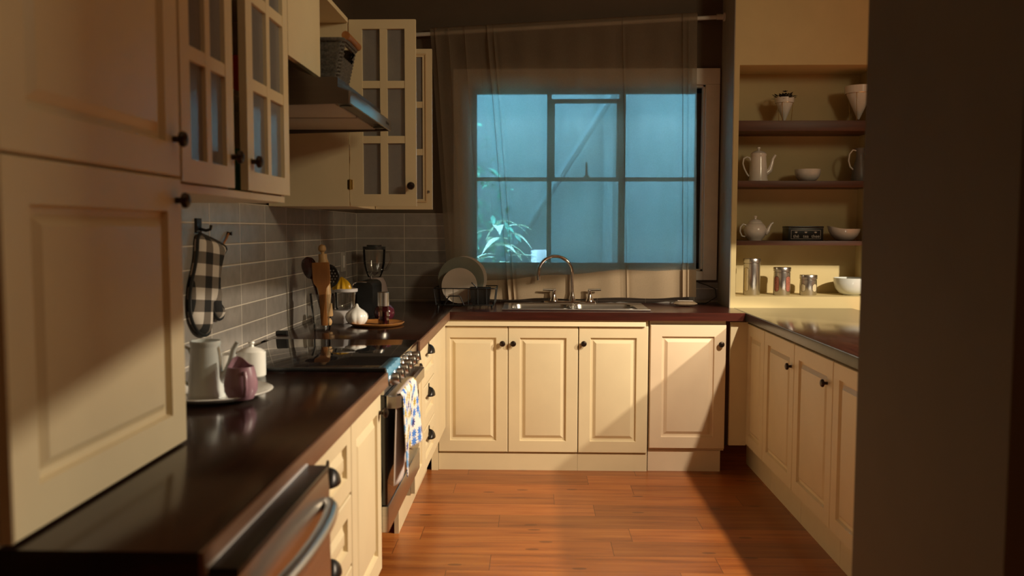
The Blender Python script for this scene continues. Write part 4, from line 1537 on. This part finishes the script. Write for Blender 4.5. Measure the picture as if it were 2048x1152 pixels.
G().lathe([(0, 0), (0.040, 0), (0.043, 0.004), (0.043, 0.078), (0.040, 0.078), (0.040, 0.01), (0, 0.008)], (0, 0, 0), 36).obj('body', M['white'], sb)
G().lathe([(0.0395, 0.077), (0.0395, 0.079), (0.030, 0.086), (0.008, 0.093), (0.006, 0.099), (0.0105, 0.104), (0.009, 0.109), (0, 0.110)], (0, 0, 0), 32).obj('lid', M['white'], sb)
mg = thing('mug', 'small white mug half hidden behind the mauve creamer', 'mug', (-0.925, 2.49, 0.9))
G().lathe([(0, 0), (0.030, 0), (0.034, 0.004), (0.036, 0.085), (0.033, 0.085), (0.031, 0.01), (0, 0.007)], (0, 0, 0), 32).obj('body', M['white'], mg)
G().tube([(-0.034, 0, 0.07), (-0.052, 0, 0.066), (-0.055, 0, 0.04), (-0.034, 0, 0.02)], 0.004, 8).obj('handle', M['white'], mg)

# ------------------------------------------------------------------ oven mitt on the tiled wall
out = [(2.764, 1.334), (2.823, 1.333), (3.002, 1.293), (2.977, 1.263), (2.945, 1.217), (2.930, 1.164), (2.945, 1.133), (2.938, 1.099), (2.966, 1.078), (2.972, 1.060), (2.955, 1.044), (2.917, 1.044), (2.880, 1.071), (2.866, 1.105), (2.858, 1.09), (2.852, 1.043), (2.838, 1.010), (2.803, 1.001), (2.745, 1.018), (2.707, 1.047), (2.685, 1.082), (2.682, 1.132), (2.695, 1.179), (2.725, 1.227), (2.748, 1.275)]
cy_, cz_ = 2.82, 1.17
mt = thing('oven_mitt', 'black and white checked oven mitt hanging on the tiled wall', 'oven mitt', (XW + 0.012, cy_, cz_))


def smooth_poly(pts, k=4):
    n = len(pts); out_ = []
    for i in range(n):
        p0, p1, p2, p3 = [Vector((*pts[(i + d) % n], 0)) for d in (-1, 0, 1, 2)]
        for j in range(k):
            t = j / k
            v = 0.5 * ((2 * p1) + (-p0 + p2) * t + (2 * p0 - 5 * p1 + 4 * p2 - p3) * t * t + (-p0 + 3 * p1 - 3 * p2 + p3) * t ** 3)
            out_.append((v.x, v.y))
    return out_


sp = smooth_poly([(a - cy_, b3 - cz_) for a, b3 in out])
g = G()
# pillow: fill outline with a grid of concentric insets via triangulation then push out by distance to the outline
def dist_edge(p):
    best = 9
    n_ = len(sp)
    P = Vector((p[0], p[1]))
    for i in range(n_):
        a, b3 = Vector(sp[i]), Vector(sp[(i + 1) % n_])
        ab = b3 - a
        t = max(0, min(1, (P - a).dot(ab) / max(ab.dot(ab), 1e-9)))
        best = min(best, (a + ab * t - P).length)
    return best
def inside(p):
    c = False; n_ = len(sp); j = n_ - 1
    for i in range(n_):
        xi, yi = sp[i]; xj, yj = sp[j]
        if (yi > p[1]) != (yj > p[1]) and p[0] < (xj - xi) * (p[1] - yi) / (yj - yi) + xi:
            c = not c
        j = i
    return c
from mathutils.geometry import delaunay_2d_cdt
pts2 = [Vector(p) for p in sp]
nE = len(pts2)
edges = [(i, (i + 1) % nE) for i in range(nE)]
yy_ = -0.16
while yy_ < 0.2:
    zz_ = -0.19
    while zz_ < 0.19:
        if inside((yy_, zz_)) and dist_edge((yy_, zz_)) > 0.006:
            pts2.append(Vector((yy_, zz_)))
        zz_ += 0.012
    yy_ += 0.012
vs_, es_, fs_, _, _, _ = delaunay_2d_cdt(pts2, edges, [list(range(nE))], 1, 1e-6)
front_v = []
for v in vs_:
    d_ = dist_edge(v)
    front_v.append(g.b.verts.new((0.012 + 0.020 * (1 - math.exp(-d_ / 0.012)), v.x, v.y)))
back_v = [g.b.verts.new((0.002, v.x, v.y)) for v in vs_]
for f in fs_:
    g._face([front_v[i] for i in f]); g._face([back_v[i] for i in reversed(f)])
edge_count = {}
for f in fs_:
    for i in range(len(f)):
        k_ = tuple(sorted((f[i], f[(i + 1) % len(f)])))
        edge_count[k_] = edge_count.get(k_, 0) + 1
for (a, b3), c in edge_count.items():
    if c == 1:
        g._face([front_v[a], front_v[b3], back_v[b3], back_v[a]])
g.obj('quilted_body', M['gingham'], mt, angle=60)
G().tube([(0.013, *p) for p in sp], 0.0055, 8, True).obj('binding', M['blackmatte'], mt, label='black binding')
G().tube([(0.01, 2.985 - cy_, 1.298 - cz_), (0.008, 3.03 - cy_, 1.322 - cz_), (0.004, 3.062 - cy_, 1.340 - cz_)], 0.004, 6).obj('hanging_tab', M['w_tray'], mt)
hk = thing('wall_hook', 'black wall hook holding the checked oven mitt', 'hook', (XW + 0.010, 2.79, 1.362))
G().box((0, -0.022, -0.018), (0.008, 0.022, 0.03), 0.002).obj('plate', M['black'], hk)
G().tube([(0.006, 0.0, -0.004), (0.030, 0.0, -0.010), (0.045, 0.0, -0.006), (0.047, 0, 0.008)], 0.005, 8).obj('prong', M['black'], hk)
hk2 = G().lathe([(0, 0), (0.008, 0), (0.005, 0.01), (0.008, 0.016), (0, 0.018)], (0, 0, 0), 10, Matrix.Rotation(pi / 2, 4, 'Y'))
hk2.obj('wall_peg', M['bronze'], loc=(XW + 0.010, 3.068, 1.340), label='tiny brown peg at the mitt hanging tab', cat='hook')

# ------------------------------------------------------------------ utensil vase
vz = 0.9
VX, VY = -0.962, 3.815
g = G()
rs = []
for h, r0 in ((0.0, 0.036), (0.004, 0.037), (0.165, 0.054), (0.165, 0.051), (0.014, 0.033)):
    rs.append([(r0 * cos(2 * pi * i / 32), r0 * sin(2 * pi * i / 32), h) for i in range(32)])
g.rings(rs, True, True)
g.obj('glass_vase', M['clear'], loc=(VX, VY, vz), label='tapered clear glass vase holding the wooden utensils', cat='vase')
rp = thing('rolling_pin', 'pale wooden rolling pin standing in the glass vase', 'rolling pin', (VX + 0.032, VY + 0.004, vz + 0.016))
tilt = Matrix.Rotation(radians(-4.5), 4, 'Y')
G().lathe([(0, 0.046), (0.021, 0.046), (0.022, 0.050), (0.022, 0.300), (0.019, 0.306), (0.019, 0.330), (0, 0.330)], (0, 0, 0), 26, tilt).obj('roller', M['w_pin'], rp)
for z0, s in ((0.046, -1), (0.330, 1)):
    G().lathe([(0.008, 0), (0.008, 0.008), (0.017, 0.016), (0.0185, 0.026), (0.014, 0.038), (0, 0.044)] if s > 0 else [(0.008, 0), (0.008, -0.008), (0.014, -0.018), (0.015, -0.028), (0.010, -0.040), (0, -0.044)], tilt @ Vector((0, 0, z0)), 20, tilt).obj('handle', M['w_pin'], rp)
g = G()
poly = [(-0.014, 0.0), (0.014, 0.0), (0.016, 0.15), (0.018, 0.17), (0.036, 0.19), (0.039, 0.21), (0.039, 0.285), (-0.039, 0.285), (-0.039, 0.21), (-0.036, 0.19), (-0.018, 0.17), (-0.016, 0.15)]
g.prism(poly, 'Y', -0.004, 0.004, bev=0.0015)
sp_o = g.obj('spatula', M['w_spat'], loc=(VX + 0.020, VY - 0.034, vz + 0.024), label='orange brown wooden spatula in front of the rolling pin', cat='spatula')
sp_o.rotation_euler = (radians(3), radians(-2), 0)
# dark red spoon
s_ = thing('spoon', 'dark red cooking spoon leaning left in the glass vase', 'spoon', (VX + 0.014, VY + 0.012, vz + 0.018))
d0, d1_ = Vector((0.0, 0.0, 0.0)), Vector((-0.060, 0.012, 0.215))
G().tube([d0, d0.lerp(d1_, 0.5), d1_], [0.005, 0.006, 0.007], 10).obj('handle', M['darkred'], s_)
g = G()
ctr = Vector((-0.074, 0.014, 0.262))
axis = (d1_ - d0).normalized()
for_ = Matrix.Rotation(radians(-14), 4, 'Y')
rs = []
for i in range(13):
    t = i / 12
    zz = -0.052 + 0.104 * t
    w = 0.031 * (max(0, 1 - ((t - 0.58) / 0.58) ** 2 if t < 0.58 else 1 - ((t - 0.58) / 0.42) ** 2)) ** 0.5 + 0.004
    rs.append([tuple(ctr + for_ @ Vector((w * cos(a), -0.010 * sin(a) * (w / 0.031), zz))) for a in [2 * pi * k / 16 for k in range(16)]])
g.rings(rs, True, True)
g.obj('bowl', M['darkred'], s_)
# black skimmer
k_ = thing('skimmer', 'round black perforated skimmer behind the wooden spatula', 'skimmer', (VX + 0.010, VY + 0.030, vz + 0.018))
G().tube([(0, 0, 0), (0.008, 0.004, 0.19)], 0.005, 8).obj('handle', M['black'], k_)
g = G()
NR = 40
Rk = 0.056
hole = []
for i in range(-3, 4):
    for j in range(-3, 4):
        hx_, hz_ = i * 0.0145 + (0.007 if j % 2 else 0), j * 0.0130
        if math.hypot(hx_, hz_) < Rk - 0.012:
            hole.append((hx_, hz_))
pv = [Vector((Rk * cos(2 * pi * i / NR), Rk * sin(2 * pi * i / NR))) for i in range(NR)]
ed = [(i, (i + 1) % NR) for i in range(NR)]
faces_in = [list(range(NR))]
for (hx_, hz_) in hole:
    b0 = len(pv)
    pv += [Vector((hx_ + 0.0038 * cos(2 * pi * q / 8), hz_ + 0.0038 * sin(2 * pi * q / 8))) for q in range(8)]
    ed += [(b0 + q, b0 + (q + 1) % 8) for q in range(8)]
vs2, es2, fs2, _, _, _ = delaunay_2d_cdt(pv, ed, [], 0, 1e-6)
bv = [g.b.verts.new((v.x, 0.004 * (v.length / Rk) ** 2 * -1, v.y)) for v in vs2]
for f in fs2:
    c = sum((vs2[i] for i in f), Vector((0, 0))) / len(f)
    if c.length < Rk and not any((c - Vector(h)).length < 0.0037 for h in hole):
        g._face([bv[i] for i in f])
g.obj('perforated_disc', M['black'], k_, (0.010, 0.004, 0.225), solid=0.0022)

# citrus juicer
jc = thing('juicer', 'white citrus juicer with clear jar and yellow reamer by the utensil vase', 'juicer', (-0.935, 4.13, 0.9))
G().lathe([(0, 0), (0.066, 0), (0.068, 0.006), (0.064, 0.04), (0.056, 0.058), (0.050, 0.062), (0, 0.062)], (0, 0, 0), 36).obj('base', M['whitepl'], jc)
G().lathe([(0.046, 0.0625), (0.052, 0.075), (0.054, 0.150), (0.052, 0.150), (0.049, 0.075), (0, 0.066)], (0.014, 0, 0), 36).obj('jar', M['clear'], jc)
G().lathe([(0.054, 0.1505), (0.057, 0.153), (0.057, 0.166), (0.050, 0.168), (0.040, 0.160), (0, 0.158)], (0.014, 0, 0), 36).obj('rim', M['whitepl'], jc)
g = G()
n = 48
rs = []
for t in [i / 10 for i in range(11)]:
    r0 = 0.042 * (1 - t ** 2.4) + 0.002
    rs.append([((r0 * (1 + 0.09 * cos(10 * 2 * pi * i / n))) * cos(2 * pi * i / n), (r0 * (1 + 0.09 * cos(10 * 2 * pi * i / n))) * sin(2 * pi * i / n), 0.162 + 0.062 * t) for i in range(n)])
g.rings(rs, True, True)
g.obj('reamer', M['yellowpl'], jc, (-0.006, 0, 0), label='yellow ribbed reamer')
jc.location = (-0.935, 4.13, 0.9)

# toaster
ts = thing('toaster', 'black toaster with rounded chrome-edged end behind the juicer', 'toaster', (-0.880, 4.46, 0.9))
g = G()
prof = []
for cx_, cz_2, a0 in ((0.022, 0.156, 0), (-0.022, 0.156, pi / 2)):
    for i in range(7):
        a = a0 + (pi / 2) * i / 6
        prof.append((cx_ + 0.03 * cos(a), cz_2 + 0.03 * sin(a)))
prof += [(-0.052, 0.012), (0.052, 0.012)]
g.prism(prof, 'Y', -0.13, 0.13)
g.obj('body', M['black'], ts)
G().box((-0.048, -0.12, 0), (0.048, 0.12, 0.013)).obj('base', M['black'], ts)
ring = [(a, -0.1305, b3) for a, b3 in prof[6:14]] + [(-0.052, -0.1305, 0.06)]
G().tube(ring, 0.0035, 8).obj('chrome_edge', M['chrome'], ts, label='chrome edge')
g = G()
g.box((-0.010, -0.09, 0.1855), (0.010, 0.09, 0.1872))
g.obj('slot', M['dark'], ts, smooth=False)

# blender
bl = thing('blender', 'blender with clear jar and pale pink base in the tiled corner', 'blender', (-0.955, 5.12, 0.9))
G().lathe([(0, 0), (0.075, 0), (0.078, 0.008), (0.070, 0.075), (0.056, 0.135), (0.042, 0.160), (0.040, 0.166), (0, 0.166)], (0, 0, 0), 32).obj('base', M['pinkpl'], bl)
G().lathe([(0.036, 0.1665), (0.040, 0.170), (0.052, 0.20), (0.064, 0.25), (0.068, 0.335), (0.065, 0.335), (0.060, 0.25), (0.046, 0.20), (0, 0.175)], (-0.012, 0, 0), 32).obj('jar', M['clear'], bl)
G().lathe([(0.067, 0.335), (0.069, 0.340), (0.069, 0.352), (0.045, 0.354), (0.045, 0.362), (0, 0.362)], (-0.012, 0, 0), 32).obj('lid', M['slate'], bl)
G().tube([(0.05, 0, 0.32), (0.085, 0.0, 0.318), (0.092, 0, 0.27), (0.062, 0, 0.215), (0.04, 0, 0.21)], 0.007, 8).obj('handle', M['clear'], bl)
G().tube([(-0.03, -0.02, 0.19), (-0.02, -0.055, 0.165), (0.0, -0.078, 0.11), (-0.02, -0.080, 0.07), (0.01, -0.082, 0.04), (0.04, -0.076, 0.03)], 0.003, 6).obj('cord', M['whitepl'], bl)
G().lathe([(0, 0), (0.017, 0), (0.015, 0.01), (0, 0.011)], (0.04, -0.062, 0.06), 16, Matrix.Rotation(pi / 2, 4, 'X')).obj('dial', M['slate'], bl)

# wall socket
so = thing('wall_socket', 'beige wall socket plate on the left tiles near the corner', 'socket', (XW + 0.010, 4.92, 1.168))
G().box((0, -0.055, -0.058), (0.008, 0.055, 0.058), 0.003).obj('plate', M['socket'], so)
G().box((0.008, -0.02, -0.035), (0.0105, 0.02, 0.035), 0.001).obj('switch', M['label'], so)
# vent clip at the back corner of the cooktop
G().box((0, 0, 0), (0.045, 0.03, 0.018), 0.004).obj('cooktop_clip', M['black'], loc=(XW + 0.012, 3.62, 0.9), label='small black clip against the tiles behind the cooktop', cat='clip')

# ------------------------------------------------------------------ tray with garlic keeper and grinder
TRX, TRY = -0.748, 4.01
G().lathe([(0, 0), (0.105, 0), (0.122, 0.006), (0.130, 0.015), (0.127, 0.017), (0.116, 0.010), (0, 0.007)], (0, 0, 0), 56).obj(
    'wooden_tray', M['w_tray'], loc=(TRX, TRY, 0.9), label='round wooden tray under the garlic pot and the grinder', cat='tray')
g = G()
n = 72
rs = []
for r0, h in ((0.030, 0.0), (0.040, 0.004), (0.052, 0.020), (0.056, 0.036), (0.051, 0.052), (0.036, 0.066), (0.021, 0.075), (0.011, 0.083), (0.0075, 0.092), (0.006, 0.097), (0.001, 0.099)):
    k = 0.07 * min(1, max(0, (0.085 - h) / 0.05)) * (1 if h > 0.003 else 0.5)
    rs.append([(r0 * (1 - k * (1 - abs(sin(4.5 * 2 * pi * i / n)))) * cos(2 * pi * i / n), r0 * (1 - k * (1 - abs(sin(4.5 * 2 * pi * i / n)))) * sin(2 * pi * i / n), h) for i in range(n)])
g.rings(rs, True, True)
g.obj('garlic_pot', M['white'], loc=(-0.838, 3.985, 0.9072), label='white garlic bulb shaped pot on the wooden tray', cat='pot')
gr = thing('grinder', 'pepper grinder with steel top and clear base on the wooden tray', 'grinder', (-0.712, 3.985, 0.9072))
G().lathe([(0, 0), (0.026, 0), (0.026, 0.086), (0.022, 0.088), (0, 0.088)], (0, 0, 0), 8).obj('clear_base', M['grinder'], gr, smooth=False)
G().lathe([(0, 0.004), (0.019, 0.004), (0.019, 0.06), (0, 0.062)], (0, 0, 0), 16).obj('pepper', M['purple'], gr)
G().lathe([(0, 0.0885), (0.027, 0.0885), (0.027, 0.152), (0.025, 0.154), (0, 0.154)], (0, 0, 0), 28).obj('steel_top', M['steel'], gr)
g = G()
g.lathe([(0, 0), (0.030, 0), (0.046, 0.014), (0.052, 0.036), (0.047, 0.060), (0.030, 0.078), (0.012, 0.086), (0.008, 0.094), (0, 0.096)], (0, 0, 0), 32)
g.obj('onion_pot', M['purple'], loc=(-0.752, 4.24, 0.9), label='dark purple onion shaped pot behind the grinder', cat='pot')
